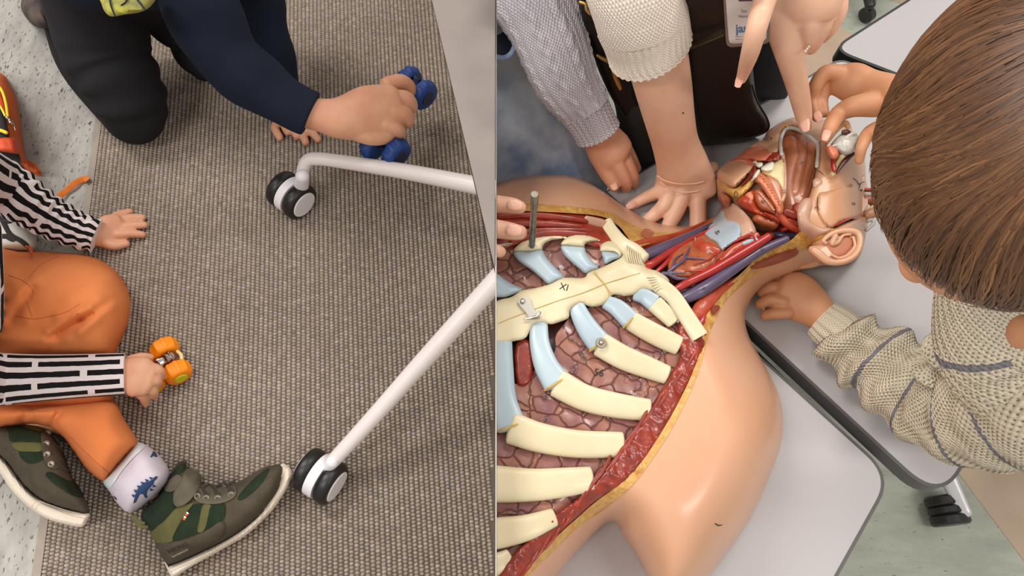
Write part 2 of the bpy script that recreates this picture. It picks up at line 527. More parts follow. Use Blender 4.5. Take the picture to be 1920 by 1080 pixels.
M['greywhite'] = mat('model_grey_white', (176, 176, 168), .35, (196, 192, 180), 60, coat=.2)
M['nerve'] = mat('model_nerve_yellow', (204, 184, 120), .4, (220, 206, 160), 40)
M['denim'] = mat('blue_denim', (108, 128, 158), .9, (196, 206, 216), 17, bump=.4, bscale=900, dist=.0005, spec=.15, detail=6)
M['denim_dark'] = mat('dark_denim', (34, 42, 58), .9)
M['leather'] = mat('black_leather', (13, 13, 14), .45, spec=.3, bump=.35, bscale=240, dist=.0008)
M['jacket'] = mat('dark_green_black_cloth', (18, 22, 20), .8, (34, 38, 36), 14)
M['navy_dark'] = mat('dark_navy_cloth', (18, 22, 32), .9, (24, 30, 42), 200)
M['gold'] = mat('brass_zip', (176, 140, 84), .35, metal=.9)
M['badge_white'] = mat('badge_card', (214, 208, 206), .35, (206, 200, 200), 10)
M['badge_rim'] = mat('badge_holder', (112, 100, 92), .3, coat=.5)
M['badge_blue'] = mat('badge_blue_print', (60, 112, 160), .5)
M['badge_grey'] = mat('badge_grey_print', (110, 106, 106), .5)
M['badge_purple'] = mat('badge_purple_print', (92, 50, 84), .5)
M['black_plastic'] = mat('black_plastic', (34, 33, 33), .4)
M['silver_paint'] = mat('silver_painted_metal', (206, 204, 206), .3, metal=.3)
M['ink_green'] = mat('black_marking', (52, 44, 36), .6)

def floor_vinyl():
    k = N('speckled_grey_vinyl')
    c = k.coord('Object', (1, .34, 1), (0, 0, TRIM_ANG))
    nz = k.n('ShaderNodeTexNoise', _Scale=70, _Detail=5); k.l(c, nz.inputs[0])
    base = k.ramp(nz.outputs[0], [(.3, (140, 138, 134)), (.5, (156, 154, 148)), (.72, (168, 166, 160))])
    v = k.n('ShaderNodeTexNoise', _Scale=260, _Detail=2); k.l(c, v.inputs[0])
    f = k.ramp(v.outputs[0], [(.62, (0, 0, 0)), (.66, (255, 255, 255))])
    v2 = k.n('ShaderNodeTexNoise', _Scale=130, _Detail=3); k.l(k.coord('Object', (1, .3, 1), (0, 0, TRIM_ANG + .1)), v2.inputs[0])
    f2 = k.ramp(v2.outputs[0], [(.68, (0, 0, 0)), (.72, (255, 255, 255))])
    a = k.mix(f, base, (92, 86, 80)); a = k.mix(f2, a, (74, 70, 66))
    k.l(a, k.b.inputs['Base Color']); k.b.inputs['Roughness'].default_value = .5
    return k.m
def floor_green():
    k = N('green_marbled_linoleum')
    c = k.coord('Object', (1, 3.5, 1), (0, 0, .8))
    nz = k.n('ShaderNodeTexNoise', _Scale=9, _Detail=8, _Roughness=.65); k.l(c, nz.inputs[0])
    base = k.ramp(nz.outputs[0], [(.3, (156, 160, 148)), (.5, (168, 172, 158)), (.7, (180, 184, 170))])
    v = k.n('ShaderNodeTexNoise', _Scale=60, _Detail=2); k.l(c, v.inputs[0])
    f = k.ramp(v.outputs[0], [(.68, (0, 0, 0)), (.74, (255, 255, 255))])
    k.l(k.mix(f, base, (104, 112, 100)), k.b.inputs['Base Color']); k.b.inputs['Roughness'].default_value = .35
    return k.m
def carpet_mat():
    k = N('woven_loop_carpet')
    at = k.n('ShaderNodeAttribute'); at.attribute_name = 'tone'
    nz = k.n('ShaderNodeTexNoise', _Scale=600, _Detail=2); k.l(k.coord(), nz.inputs[0])
    s = k.math('ADD', k.math('MULTIPLY', at.outputs['Fac'], .75), k.math('MULTIPLY', nz.outputs[0], .3))
    c = k.ramp(s, [(0, (116, 108, 106)), (.2, (146, 134, 124)), (.4, (164, 152, 140)), (.55, (156, 142, 128)), (.7, (178, 166, 152)), (.85, (150, 142, 148)), (1, (190, 180, 166))])
    k.l(c, k.b.inputs['Base Color']); k.b.inputs['Roughness'].default_value = .95; k.b.inputs['Specular IOR Level'].default_value = .15
    return k.m
def stripe_mat():
    """black dashes on white jersey, laid along the sleeve (uv in metres)"""
    k = N('black_white_dashed_jersey')
    uv = k.n('ShaderNodeUVMap')
    nz = k.n('ShaderNodeTexNoise', _Scale=90, _Detail=3); k.l(k.coord('Object'), nz.inputs[0])
    sep = k.n('ShaderNodeSeparateXYZ'); k.l(uv.outputs[0], sep.inputs[0])
    cmb = k.n('ShaderNodeCombineXYZ'); k.l(sep.outputs[1], cmb.inputs[0])
    k.l(k.math('ADD', sep.outputs[0], k.math('MULTIPLY', nz.outputs[0], .0022)), cmb.inputs[1])
    br = k.n('ShaderNodeTexBrick', offset=.37, offset_frequency=2, squash=1.35, squash_frequency=3)
    for a, b in (('Scale', 1), ('Mortar Size', .0042), ('Mortar Smooth', .05), ('Bias', 0), ('Brick Width', .105), ('Row Height', .0175)):
        br.inputs[a].default_value = b
    br.inputs['Color1'].default_value = lin((24, 22, 24)); br.inputs['Color2'].default_value = lin((30, 28, 30)); br.inputs['Mortar'].default_value = lin((222, 212, 212))
    k.l(cmb.outputs[0], br.inputs[0])
    k.l(br.outputs[0], k.b.inputs['Base Color']); k.b.inputs['Roughness'].default_value = .95; k.b.inputs['Specular IOR Level'].default_value = .15
    nb = k.n('ShaderNodeTexNoise', _Scale=900); k.l(k.coord(), nb.inputs[0]); k.bump(nb.outputs[0], .3, .0004)
    return k.m
def knit(name, c1, c2, hole, us, vs, strength=.8, stripe=None):
    """knit loops in uv metres: us, vs loops per metre; stripe=(period m, width share, colour)"""
    k = N(name); uv = k.n('ShaderNodeUVMap'); sep = k.n('ShaderNodeSeparateXYZ'); k.l(uv.outputs[0], sep.inputs[0])
    nz = k.n('ShaderNodeTexNoise', _Scale=60, _Detail=3); k.l(k.coord(), nz.inputs[0])
    w = k.math('MULTIPLY', nz.outputs[0], .003)
    su = k.math('SINE', k.math('MULTIPLY', k.math('ADD', sep.outputs[0], w), us * 6.283))
    sv = k.math('SINE', k.math('MULTIPLY', k.math('ADD', sep.outputs[1], w), vs * 6.283))
    h = k.math('MULTIPLY', su, sv)
    hn = k.math('ADD', k.math('MULTIPLY', h, .5), .5)
    n2 = k.n('ShaderNodeTexNoise', _Scale=20, _Detail=3); k.l(k.coord(), n2.inputs[0])
    base = k.ramp(n2.outputs[0], [(.35, c1), (.65, c2)])
    if stripe:
        fr = k.math('FRACT', k.math('DIVIDE', k.math('ADD', sep.outputs[1], k.math('MULTIPLY', w, 2)), stripe[0]))
        lt = k.math('LESS_THAN', fr, stripe[1]); base = k.mix(lt, base, stripe[2])
    col = k.mix(k.ramp(hn, [(.72, (0, 0, 0)), (.95, (255, 255, 255))]), base, hole)
    k.l(col, k.b.inputs['Base Color']); k.b.inputs['Roughness'].default_value = .95; k.b.inputs['Specular IOR Level'].default_value = .1
    k.bump(k.math('SUBTRACT', 1.0, hn), strength, .002)
    return k.m
def lung_mat():
    k = N('model_lung_purple')
    c = k.coord()
    nz = k.n('ShaderNodeTexNoise', _Scale=26, _Detail=3); k.l(c, nz.inputs[0])
    cc = k.mix(.03, c, nz.outputs[1], 'ADD')
    vo = k.n('ShaderNodeTexVoronoi', feature='DISTANCE_TO_EDGE', _Scale=46); k.l(cc, vo.inputs[0])
    vc = k.n('ShaderNodeTexVoronoi', _Scale=46); k.l(cc, vc.inputs[0])
    n2 = k.n('ShaderNodeTexNoise', _Scale=50, _Detail=3); k.l(c, n2.inputs[0])
    base = k.ramp(n2.outputs[0], [(.3, (122, 74, 68)), (.5, (148, 96, 78)), (.7, (166, 114, 88))])
    sp = k.n('ShaderNodeSeparateColor'); k.l(vc.outputs[1], sp.inputs[0])
    base = k.mix(k.math('MULTIPLY', sp.outputs[0], .45), base, (108, 66, 78))
    ln = k.ramp(vo.outputs[0], [(0, (255, 255, 255)), (.03, (0, 0, 0))])
    k.l(k.mix(ln, base, (62, 34, 30)), k.b.inputs['Base Color'])
    k.b.inputs['Roughness'].default_value = .32; k.b.inputs['Coat Weight'].default_value = .3
    mr = k.ramp(vo.outputs[0], [(0, (0, 0, 0)), (.08, (255, 255, 255))]); k.bump(mr, .8, .002)
    return k.m
def hair_mat():
    k = N('brown_hair')
    c = k.coord('Object', (1, 1, 1))
    hi = k.n('ShaderNodeTexNoise', _Scale=14, _Detail=3); k.l(c, hi.inputs[0])
    at = k.n('ShaderNodeAttribute'); at.attribute_name = 'tone'
    s = k.math('ADD', k.math('MULTIPLY', hi.outputs[0], .55), k.math('MULTIPLY', at.outputs['Fac'], .5))
    k.l(k.ramp(s, [(.15, (50, 30, 16)), (.45, (88, 56, 32)), (.65, (112, 74, 44)), (.9, (156, 112, 70))]), k.b.inputs['Base Color'])
    k.b.inputs['Roughness'].default_value = .42; k.b.inputs['Anisotropic'].default_value = .4
    return k.m

M['suede_light'] = mat('light_suede', (104, 98, 84), .95, (92, 86, 72), 60, bump=.4, bscale=700, dist=.0004, spec=.15)
# ================================================================ LEFT: the carpeted play corner
ZL = FLOOR_L
SIDE = None
t0 = P(192, 222, ZL); t1 = P(77, 1080, ZL)
tdir = unit((t0 - t1)[:2])
TRIM_ANG = math.atan2(tdir[0], tdir[1])
tn = np.array([tdir[1], -tdir[0]])                  # towards the carpet
def tline(y, off=0):                                # point of the threshold line at depth y
    s = (y - t1[1]) / tdir[1]
    return t1[:2] + tdir * s + tn * off
floor_l = obj('floor', slab([(-2.4, -.8), (-.001, -.8), (-.001, 2.4), (-2.4, 2.4)], 0, ZL - .006), mat('platform', (120, 112, 104), .8), smooth=False, kind='structure', label='raised floor platform carrying the carpet and the grey vinyl')
w = .0115
obj('vinyl', slab([(-2.4, -.8), tline(-.8, -w), tline(2.4, -w), (-2.4, 2.4)], ZL - .006, ZL), floor_vinyl(), floor_l, False, label='pale grey speckled vinyl strip')
obj('threshold_strip', slab([tline(-.8, -w), tline(-.8, 0), tline(2.4, 0), tline(2.4, -w)], ZL - .006, ZL + .0015), M['trim'], floor_l, False, label='beige threshold strip between vinyl and carpet')
obj('carpet_backing', slab([tline(-.8, 0), (-.001, -.8), (-.001, 2.4), tline(2.4, 0)], ZL - .006, ZL - .0005), mat('carpet_backing', (104, 94, 84), .95, (90, 80, 72), 300), floor_l, False)
# woven loops
cw, ch = .0072, .0050
pts = []
ni = int(1.3 / cw); nj = int(1.75 / ch)
jj = np.arange(nj)
for i in range(ni):
    s = jj * ch - .25 + (i % 2) * ch * .5; u = .0035 + i * cw
    x = t1[0] + tdir[0] * s + tn[0] * u; y = t1[1] + tdir[1] * s + tn[1] * u
    k = (x < -.005) & (y > -.12) & (y < 1.46)
    pts.append(np.stack([x[k], y[k], u + 0 * x[k]], 1))
pts = np.vstack(pts); n = len(pts)
sc = rng.uniform(.88, 1.1, n); rot = rng.normal(0, .16, n) - TRIM_ANG + np.where(np.arange(n) % 2, .18, -.18); hz = rng.uniform(.8, 1.15, n)
ring = np.arange(6) / 6 * 2 * math.pi
vv = []
for (rr, hh) in ((1.0, -.0006), (.72, .0021)):
    lx = np.cos(ring)[None] * rr * cw * .475 * sc[:, None]; ly = np.sin(ring)[None] * rr * ch * .54 * sc[:, None]
    c, s_ = np.cos(rot)[:, None], np.sin(rot)[:, None]
    vv.append(np.stack([pts[:, :1] + lx * c - ly * s_, pts[:, 1:2] + lx * s_ + ly * c, ZL + hh * hz[:, None] + 0 * lx], -1))
top = np.stack([pts[:, 0], pts[:, 1], ZL + .0029 * hz], -1)[:, None]
V = np.concatenate(vv + [top], 1)                   # n,13,3
F3 = []
for j in range(6):
    j2 = (j + 1) % 6
    F3 += [[j, j2, 6 + j2], [j, 6 + j2, 6 + j], [6 + j, 6 + j2, 12]]
F3 = np.array(F3)
faces = (F3[None] + (np.arange(n) * 13)[:, None, None]).reshape(-1, 3)
me = bpy.data.meshes.new('carpet_loops')
me.vertices.add(n * 13); me.vertices.foreach_set('co', V.ravel())
me.loops.add(len(faces) * 3); me.loops.foreach_set('vertex_index', faces.ravel().astype(np.int32))
me.polygons.add(len(faces)); me.polygons.foreach_set('loop_start', (np.arange(len(faces)) * 3).astype(np.int32))
me.update(calc_edges=True)
at = me.attributes.new('tone', 'FLOAT', 'POINT')
tone = np.clip(rng.normal(.5, .2, n), 0, 1)
at.data.foreach_set('value', np.repeat(tone, 13).astype(np.float32))
me.polygons.foreach_set('use_smooth', [True] * len(me.polygons))
obj('carpet_loops', me, carpet_mat(), floor_l, kind='stuff', label='beige and grey woven carpet loops')

SIDE = 'L'
# ---------------------------------------------------------------- white table frame with grey top
tb = thing('flip_top_table', P(880, 300, ZL), 'grey-topped table on a white tube frame with twin-wheel castors, standing on the carpet', 'table')
zt = .955
a = P(810, 0, zt)[:2]; b = P(928.5, 505, zt)[:2]; dd = (b - a)
obj('tabletop', slab([a - dd * .6, b + dd * .02, (-.0012, b[1] - .001), (-.0012, (a - dd * .6)[1] + .1)], zt - .006, zt), M['panel'], tb, False, label='grey mottled tabletop')
obj('frame_tube', sweep([(567, 338, ZL + .072, 24), (569, 316, ZL + .083, 24), (577, 301, ZL + .092, 24), (596, 298, ZL + .096, 25), (640, 303, ZL + .10, 26), (760, 322, ZL + .115, 30), (888, 347, ZL + .13, 34), (960, 362, ZL + .14, 36)], seg=24, n=60, cap='flat'), M['white_metal'], tb, label='white bent tube running under the tabletop')
obj('frame_tube', sweep([(621, 868, ZL + .055, 27), (700, 782, ZL + .10, 31), (800, 670, ZL + .15, 35), (930, 527, ZL + .21, 40), (1000, 450, ZL + .24, 42)], seg=24, n=60), M['white_metal'], tb, label='straight white tube sloping up to the right')
def castor(cx, cy, ang, tube_px, par, rad=.031, th=.021, gap=.014):
    c = P(cx, cy, ZL + rad); ax = np.array([math.cos(ang), math.sin(ang), 0])
    hood = [];  perp = np.array([-ax[1], ax[0], 0])
    k = [(rad * .98 * math.cos(t), rad * .98 * math.sin(t)) for t in np.linspace(-.25, math.pi + .55, 22)]
    k2 = [(rad * .3 * math.cos(t), rad * .3 * math.sin(t)) for t in np.linspace(math.pi + .55, -.25, 10)]
    prof = k + k2
    v = [c + perp * p + np.array([0, 0, q]) + ax * s for s in (-gap / 2, gap / 2) for p, q in prof]; m = len(prof)
    f = [tuple(range(m)), tuple(range(m, 2 * m))[::-1]] + [(i, (i + 1) % m, (i + 1) % m + m, i + m) for i in range(m)]
    hd = obj('castor', MD(v, f), M['white_plastic'], par, 40, label='white castor hood')
    for sgn in (-1, 1):
        wc = c + ax * sgn * (gap / 2 + th / 2 + .0008)
        wh = obj('wheel', lathe([(rad * .45, -th / 2), (rad * .82, -th / 2), (rad * .94, -th / 2 + .002), (rad, -th * .2), (rad, th * .2), (rad * .94, th / 2 - .002), (rad * .82, th / 2), (rad * .45, th / 2)], wc, ax, 40), M['rubber'], hd, 40)
        obj('hub_cap', disc(wc + ax * sgn * (th / 2), ax, rad * .72, .0035, .0008, 36), M['white_plastic'], hd, 40, label='white wheel disc')
    return c
c = castor(546, 366, math.radians(-38), None, tb)
obj('castor_stem', sweep([(567, 330, ZL + .088, 26), (565, 350, ZL + .052, 27)], seg=20), M['white_plastic'], tb)
c = castor(600, 893, math.radians(-30), None, tb, th=.02)
obj('castor_stem', sweep([(623, 866, ZL + .064, 25), (612, 880, ZL + .045, 25)], seg=20), M['white_plastic'], tb)

# ---------------------------------------------------------------- toy trucks
def truck(name, f1, f2, r1, r2, z, cols, label, rad, th, cat='toy car', tilt=0):
    A, B, C_, D_ = [P(p[0], p[1], z + (p[2] if len(p) > 2 else 0)) for p in (f1, f2, r1, r2)]
    ctr = (A + B + C_ + D_) / 4
    t = thing(name, ctr - np.array([0, 0, rad]), label, cat)
    tire, hub, chas, chrome, bump_ = cols
    nub = lambda a, i: .05 * (1 if math.sin(a * 9) > 0 else -1) if 0 < i < 5 else 0
    fw = unit((A + B - C_ - D_)); ax = unit(B - A); up = unit(np.cross(ax, fw)); up = up * np.sign(up[2])
    for q, s in ((A, -1), (B, 1), (C_, -1), (D_, 1)):
        wobj = obj('wheel', lathe([(rad * .5, -th / 2), (rad * .8, -th / 2), (rad * .97, -th * .36), (rad, -th * .1), (rad, th * .1), (rad * .97, th * .36), (rad * .8, th / 2), (rad * .5, th / 2)], q, ax, 72, nub), M[tire], t, 60)
        obj('hub', disc(q + ax * s * (th / 2 - .0005), ax, rad * .5, .004, .001, 24), M[hub], wobj, 40)
    for q0, q1 in ((A, B), (C_, D_)):
        obj('axle', sweep([tuple(q0) + (.0025,), tuple((q0 + q1) / 2) + (.0025,), tuple(q1) + (.0025,)], world=True, seg=10), M['silver'], t)
    fm = (A + B) / 2; rm = (C_ + D_) / 2; wd = np.linalg.norm(B - A) * .5 - th * .55
    rows = [rm - fw * .006, rm * .6 + fm * .4, fm, fm + fw * .01]
    obj('chassis', sweep([tuple(p + up * .004) + (max(wd, .008), .6) for p in rows], world=True, seg=20, square=5, cap='flat'), M[chas], t, 40)
    obj('engine', sweep([tuple(p + up * .013) + (max(wd * .7, .006), .6) for p in rows[1:]], world=True, seg=16, square=4, cap='flat', disp=lambda U, V_: .0012 * np.sign(np.sin(V_ * 1100))), M[chrome], t, 30)
    g0 = fm + fw * .014 - ax * wd * .8; g1 = fm + fw * .014 + ax * wd * .8
    obj('bumper', sweep([tuple(g0) + (.0028,), tuple((g0 + g1) / 2 + fw * .002) + (.0028,), tuple(g1) + (.0028,)], world=True, seg=10), M[bump_], t)
    return t
truck('toy_truck', (309, 655), (333, 698), (268, 690, -.002), (283, 720, -.002), ZL + .021, ('toy_orange', 'toy_yellow', 'toy_red', 'toy_chrome', 'cream_plastic'),
      'small toy car with orange wheels and chromed engine, held down on the carpet', .0195, .023)
truck('toy_truck', (765, 152), (794, 178), (702, 272), (743, 287), ZL + .115, ('toy_blue', 'toy_dark', 'toy_dark', 'toy_dark', 'toy_blue'),
      'small toy car with blue wheels, lifted in the hand of the child in dark navy', .0235, .022)

# ---------------------------------------------------------------- child in dark navy, kneeling at the top
pa = thing('person', P(230, 60, ZL), 'kneeling child in dark navy top and black trousers, waving a blue toy car', 'person')
A_ = [
    sweep([(300, -60, .90, 90), (400, 60, .83, 62), (470, 150, .79, 52), (560, 205, .745, 56), (600, 216, .735, 62), (640, 221, .725, 80), (690, 212, .715, 100, .55), (735, 200, .705, 86, .6)], asp=.75, seg=28, n=60),
    # curled fingers and thumb round the truck
    sweep([(728, 160, .708, 34), (752, 155, .70, 32), (768, 168, .683, 28), (764, 184, .672, 24)], seg=14),
    sweep([(735, 184, .712, 32), (760, 186, .705, 32), (770, 200, .688, 28), (762, 208, .675, 24)], seg=14),
    sweep([(735, 208, .710, 32), (758, 213, .70, 30), (765, 226, .685, 26), (756, 232, .675, 22)], seg=14),
    sweep([(722, 232, .705, 30), (742, 241, .695, 28), (750, 250, .680, 24), (742, 252, .67, 20)], seg=14),
    sweep([(655, 240, .712, 38), (690, 256, .70, 32), (718, 258, .69, 28), (735, 250, .685, 22)], seg=14),
    sweep([(460, -60, .75, 60), (498, 80, .655, 26), (535, 190, .60, 34), (548, 225, ZL + .018, 50, .4), (556, 236, ZL + .014, 56, .35)], seg=20, n=40),
    sweep([(532, 222, ZL + .014, 20), (516, 238, ZL + .010, 17), (524, 258, ZL + .008, 14)], seg=12),
    sweep([(558, 236, ZL + .014, 20), (566, 250, ZL + .011, 17), (573, 267, ZL + .008, 14)], seg=12),
    sweep([(568, 232, ZL + .014, 20), (583, 246, ZL + .011, 17), (596, 261, ZL + .008, 14)], seg=12),
    sweep([(548, 236, ZL + .014, 20), (553, 246, ZL + .011, 17), (556, 256, ZL + .008, 14)], seg=12),
    sweep([(300, -60, .90, 90), (200, -80, .85, 100)], seg=20),
    sweep([(460, -60, .75, 60), (380, -80, .85, 90), (300, -60, .90, 90)], seg=20),
    sweep([(200, -60, .80, 90), (200, 100, .68, 80), (250, 205, ZL + .05, 60)], seg=20),
]
obj('body', body(join(*A_), .0018, 4), M['skin_child'], pa)
fold = lambda f, amp, s=0: (lambda U, V_: amp * np.sin(V_ * f + 2 * np.sin(U * 14 + s) + s))
ck = lambda U, V_: .0024 * np.sin(V_ * 190 + 1.5 * np.sin(U * 10)) * np.clip((V_ - .16) / .05, 0, 1) + .0035 * np.sin(U * 16 + V_ * 14)
obj('trousers', body(join(
    sweep([(172, -60, .80, 200), (182, 20, .75, 178), (196, 100, .70, 160), (228, 160, .665, 138), (247, 200, .628, 124), (252, 216, .61, 105)], asp=.85, seg=72, n=110, disp=ck),
    sweep([(252, 216, .61, 110), (165, 120, .60, 100), (130, 40, .60, 90)], seg=30),
    sweep([(260, -60, .78, 200), (300, 10, .70, 110), (330, 45, .66, 92), (352, 62, .63, 80), (362, 100, .60, 70), (382, 128, .585, 48)], seg=30, n=30)), .003, 3), M['black_cloth'], pa)
obj('shirt', body(join(
    sweep([(120, -66, .86, 110), (160, -48, .88, 140), (250, -55, .88, 150), (330, -60, .88, 150)], seg=60, n=60, disp=lambda U, V_: .003 * np.sin(U * 60)),
    sweep([(330, -90, .90, 170), (365, -20, .87, 150), (398, 60, .835, 132), (440, 120, .80, 118), (500, 168, .77, 104), (555, 200, .75, 88), (583, 214, .742, 82)], asp=.8, seg=60, n=90, cap='flat', disp=fold(70, .0018)),
    sweep([(400, -80, .86, 130), (470, -40, .76, 105), (492, 40, .70, 90), (512, 110, .65, 82), (528, 165, .61, 70), (537, 205, ZL + .035, 58)], asp=.8, seg=40, n=60, cap='flat', disp=fold(80, .0015, 1)),
    sweep([(180, -90, .86, 150), (300, -95, .90, 180), (460, -90, .85, 150)], seg=30)), .0025, 2), M['navy'], pa)
obj('head', ell(P(330, -215, 1.04), (.068, .075, .08), 28), M['skin_child'], pa)
obj('hair', ell(P(330, -225, 1.065), (.073, .08, .075), 28), bpy.data.materials['dark_brown_hair'] if 'dark_brown_hair' in bpy.data.materials else mat('dark_brown_hair', (60, 44, 32), .6), pa)
obj('printed_panel', relief([(188, -20), (190, 6), (198, 24), (210, 31), (235, 27), (262, 23), (284, 10), (292, -20)], .958, step=6, loc=(.012, 40), thick=.05, noise=(.0008, .3)), M['yellow_print'], pa, label='yellow and grey print on the shirt hem')
for ln in ([(205, -10), (208, 10), (216, 30)], [(240, -5), (236, 4), (228, 10)], [(250, -10), (262, 5), (272, 18)]):
    obj('print_line', sweep([(x, y, .9705, 3.5) for x, y in ln], seg=8, asp=.3), M['navy_dark'], pa)
obj('trouser_leg', relief([(30, -60), (40, -10), (39, 14), (48, 32), (62, 47), (78, 53), (94, 52), (100, 36), (100, -60)], .70, step=5, base=ZL + .001, loc=(.045, 40)), M['camo'], pa, label='camouflage patterned lower leg')

# ---------------------------------------------------------------- child in orange trousers
pb = thing('person', P(60, 650, ZL), 'seated child in striped black and white top and orange trousers, holding an orange-wheeled toy car', 'person')
B_ = [
    # hand flat on the carpet
    sweep([(-60, 340, .72, 50), (60, 388, .63, 38), (150, 430, .580, 34), (185, 438, ZL + .026, 50, .55), (208, 433, ZL + .020, 62, .38), (226, 428, ZL + .016, 56, .36)], seg=26, n=50),
    sweep([(206, 414, ZL + .016, 20), (224, 402, ZL + .012, 16), (244, 397, ZL + .008, 13)], seg=12),
    sweep([(218, 418, ZL + .017, 21), (244, 409, ZL + .013, 17), (267, 408, ZL + .008, 14)], seg=12),
    sweep([(224, 428, ZL + .017, 21), (250, 423, ZL + .013, 17), (271, 422, ZL + .008, 14)], seg=12),
    sweep([(222, 440, ZL + .016, 21), (246, 438, ZL + .013, 17), (267, 440, ZL + .008, 14)], seg=12),
    sweep([(192, 452, ZL + .018, 24), (214, 460, ZL + .013, 19), (237, 457, ZL + .008, 14)], seg=12),
    # hand on the toy car
    sweep([(-60, 712, .70, 44), (100, 706, .64, 36), (200, 702, ZL + .080, 40), (235, 702, ZL + .078, 62, .6), (258, 706, ZL + .074, 78, .5), (276, 711, ZL + .068, 66, .5)], seg=26, n=50),
    sweep([(246, 676, ZL + .072, 22), (266, 670, ZL + .066, 19), (281, 670, ZL + .058, 15)], seg=12),
    sweep([(278, 690, ZL + .070, 24), (296, 695, ZL + .064, 23), (302, 706, ZL + .048, 17)], seg=12),
    sweep([(280, 708, ZL + .068, 22), (293, 714, ZL + .062, 21), (296, 722, ZL + .045, 15)], seg=12),
    sweep([(270, 722, ZL + .066, 22), (286, 733, ZL + .054, 20), (290, 743, ZL + .036, 15)], seg=12),
    sweep([(256, 730, ZL + .064, 22), (268, 744, ZL + .050, 18), (274, 757, ZL + .032, 14)], seg=12),
    sweep([(-60, 340, .72, 50), (-140, 400, .80, 110), (-160, 560, .78, 150), (-140, 700, .78, 110), (-60, 712, .70, 44)], seg=24, n=30),
    sweep([tuple(P(-200, 545, .90)) + (.035,), tuple(P(-225, 545, .98)) + (.035,)], world=True, seg=16), ell(P(-265, 545, 1.05), (.068, .078, .085), 32), ell(P(-125, 520, 1.03), (.008, .008, .01), 10),
    sweep([(-140, 560, .62, 90), (60, 560, .60, 60), (165, 560, .60, 50), (120, 640, .59, 45), (20, 672, .58, 40)], seg=20, n=30),
    sweep([(-140, 700, .62, 60), (20, 775, .585, 26), (140, 810, .58, 30), (225, 875, .58, 36), (280, 920, .585, 36)], seg=20, n=30),
]
obj('body', body(join(*B_), .0018, 4), M['skin_child'], pb)
obj('hair', ell(P(-285, 545, 1.075), (.072, .082, .078), 32), mat('light_brown_hair', (110, 82, 54), .6, (84, 60, 38), 60), pb)
# sleeves
hem = lambda U, V_: .0012 * np.sin(U * 30 + 3 * np.sin(V_ * 40))
sl1 = sweep([(-190, 420, .93, 150), (-110, 320, .83, 140), (-10, 342, .69, 108), (45, 377, .65, 88), (95, 408, .615, 76), (140, 430, ZL + .045, 66), (181, 443, ZL + .034, 60)], asp=.7, seg=72, n=120, cap='flat',
            disp=lambda U, V_: .0024 * np.sin(V_ * 330 + 2.5 * np.sin(U * 60)) * np.clip((V_ - .33) / .05, 0, 1) + .001 * np.sin(U * 70 + V_ * 20))
obj('sleeve', sl1, stripe_mat(), pb, label='black and white dashed sleeve, arm reaching to the carpet')
sl2 = sweep([(-190, 660, .93, 150), (-110, 715, .80, 140), (-20, 712, .69, 104), (60, 709, .665, 88), (150, 705, .65, 80), (234, 701, ZL + .082, 76)], asp=.62, seg=72, n=120, cap='flat',
            disp=lambda U, V_: .0018 * np.sin(V_ * 330 + 2.5 * np.sin(U * 50)) * np.clip((.22 - V_) / .03, 0, 1) + .0008 * np.sin(U * 60 + V_ * 12))
obj('sleeve', sl2, bpy.data.materials['black_white_dashed_jersey'], pb, label='black and white dashed sleeve, arm across the orange trousers')
b0 = P(-150, 600, .64); b1 = P(-200, 545, .93)
obj('shirt', join(sweep([tuple(b0) + (.10,), tuple((b0 + b1) / 2) + (.095,), tuple(b1) + (.07,)], world=True, seg=48, n=40), sweep([(-74, 430, .90, 130), (-58, 520, .86, 110), (-52, 600, .80, 100)], seg=40, n=30)), bpy.data.materials['black_white_dashed_jersey'], pb)
# trousers: folded leg, then the stretched lower leg
K = [(-40, 474), (40, 470), (110, 473), (170, 481), (212, 503), (237, 537), (245, 573), (238, 612), (224, 645), (206, 676), (150, 684), (60, 690), (-40, 690)]
KF = Field(K, ZL + .01, .135, 95)
def folds(x, y):
    z = KF(x, y)
    for (x0, y0, x1, y1, a, wd) in ((92, 634, 150, 600, -.006, 6), (150, 600, 172, 588, -.004, 5), (88, 622, 150, 588, .005, 8), (150, 622, 215, 570, .004, 9), (20, 500, 50, 600, .003, 12), (170, 575, 185, 560, .004, 12), (110, 592, 165, 578, .006, 12), (20, 600, 60, 540, -.006, 9), (0, 632, 90, 640, .008, 14),
                                    (20, 560, 70, 520, .004, 12), (130, 640, 180, 600, .004, 12), (60, 520, 150, 480, .003, 14), (130, 560, 210, 520, .0035, 14), (150, 600, 220, 560, -.003, 9), (90, 655, 130, 600, -.003, 9)):
        d = seg_dist(np.atleast_1d(x), np.atleast_1d(y), [(x0, y0), (x1, y1)], False)
        z = z + a * np.exp(-(d / wd) ** 2)
    return z
L2 = [(-40, 745), (60, 752), (150, 748), (212, 750), (232, 785), (258, 828), (246, 846), (226, 868), (206, 892), (193, 902), (165, 882), (140, 850), (120, 822), (96, 804), (60, 795), (20, 800), (-40, 805)]
L2F = Field(L2, ZL + .03, .085, 55)
def f2(x, y):
    z = L2F(x, y)
    for (x0, y0, x1, y1, a, wd) in ((95, 800, 110, 775, -.010, 6), (40, 790, 60, 765, -.006, 7), (110, 790, 190, 880, .003, 6), (60, 775, 95, 770, .006, 10)):
        z = z + a * np.exp(-(seg_dist(np.atleast_1d(x), np.atleast_1d(y), [(x0, y0), (x1, y1)], False) / wd) ** 2)
    return z
C3 = [(-40, 628), (20, 632), (80, 640), (130, 658), (180, 690), (212, 750), (150, 772), (60, 775), (-40, 770)]
C3F = Field(C3, ZL + .02, .075, 60)
tr = obj('trousers', relief(K, folds, base=ZL + .004, step=5), M['orange_cloth'], pb)
obj('trouser_leg', relief(C3, C3F, off=.0, base=ZL + .004, step=6, noise=(.0008, .05)), M['orange_cloth'], pb)
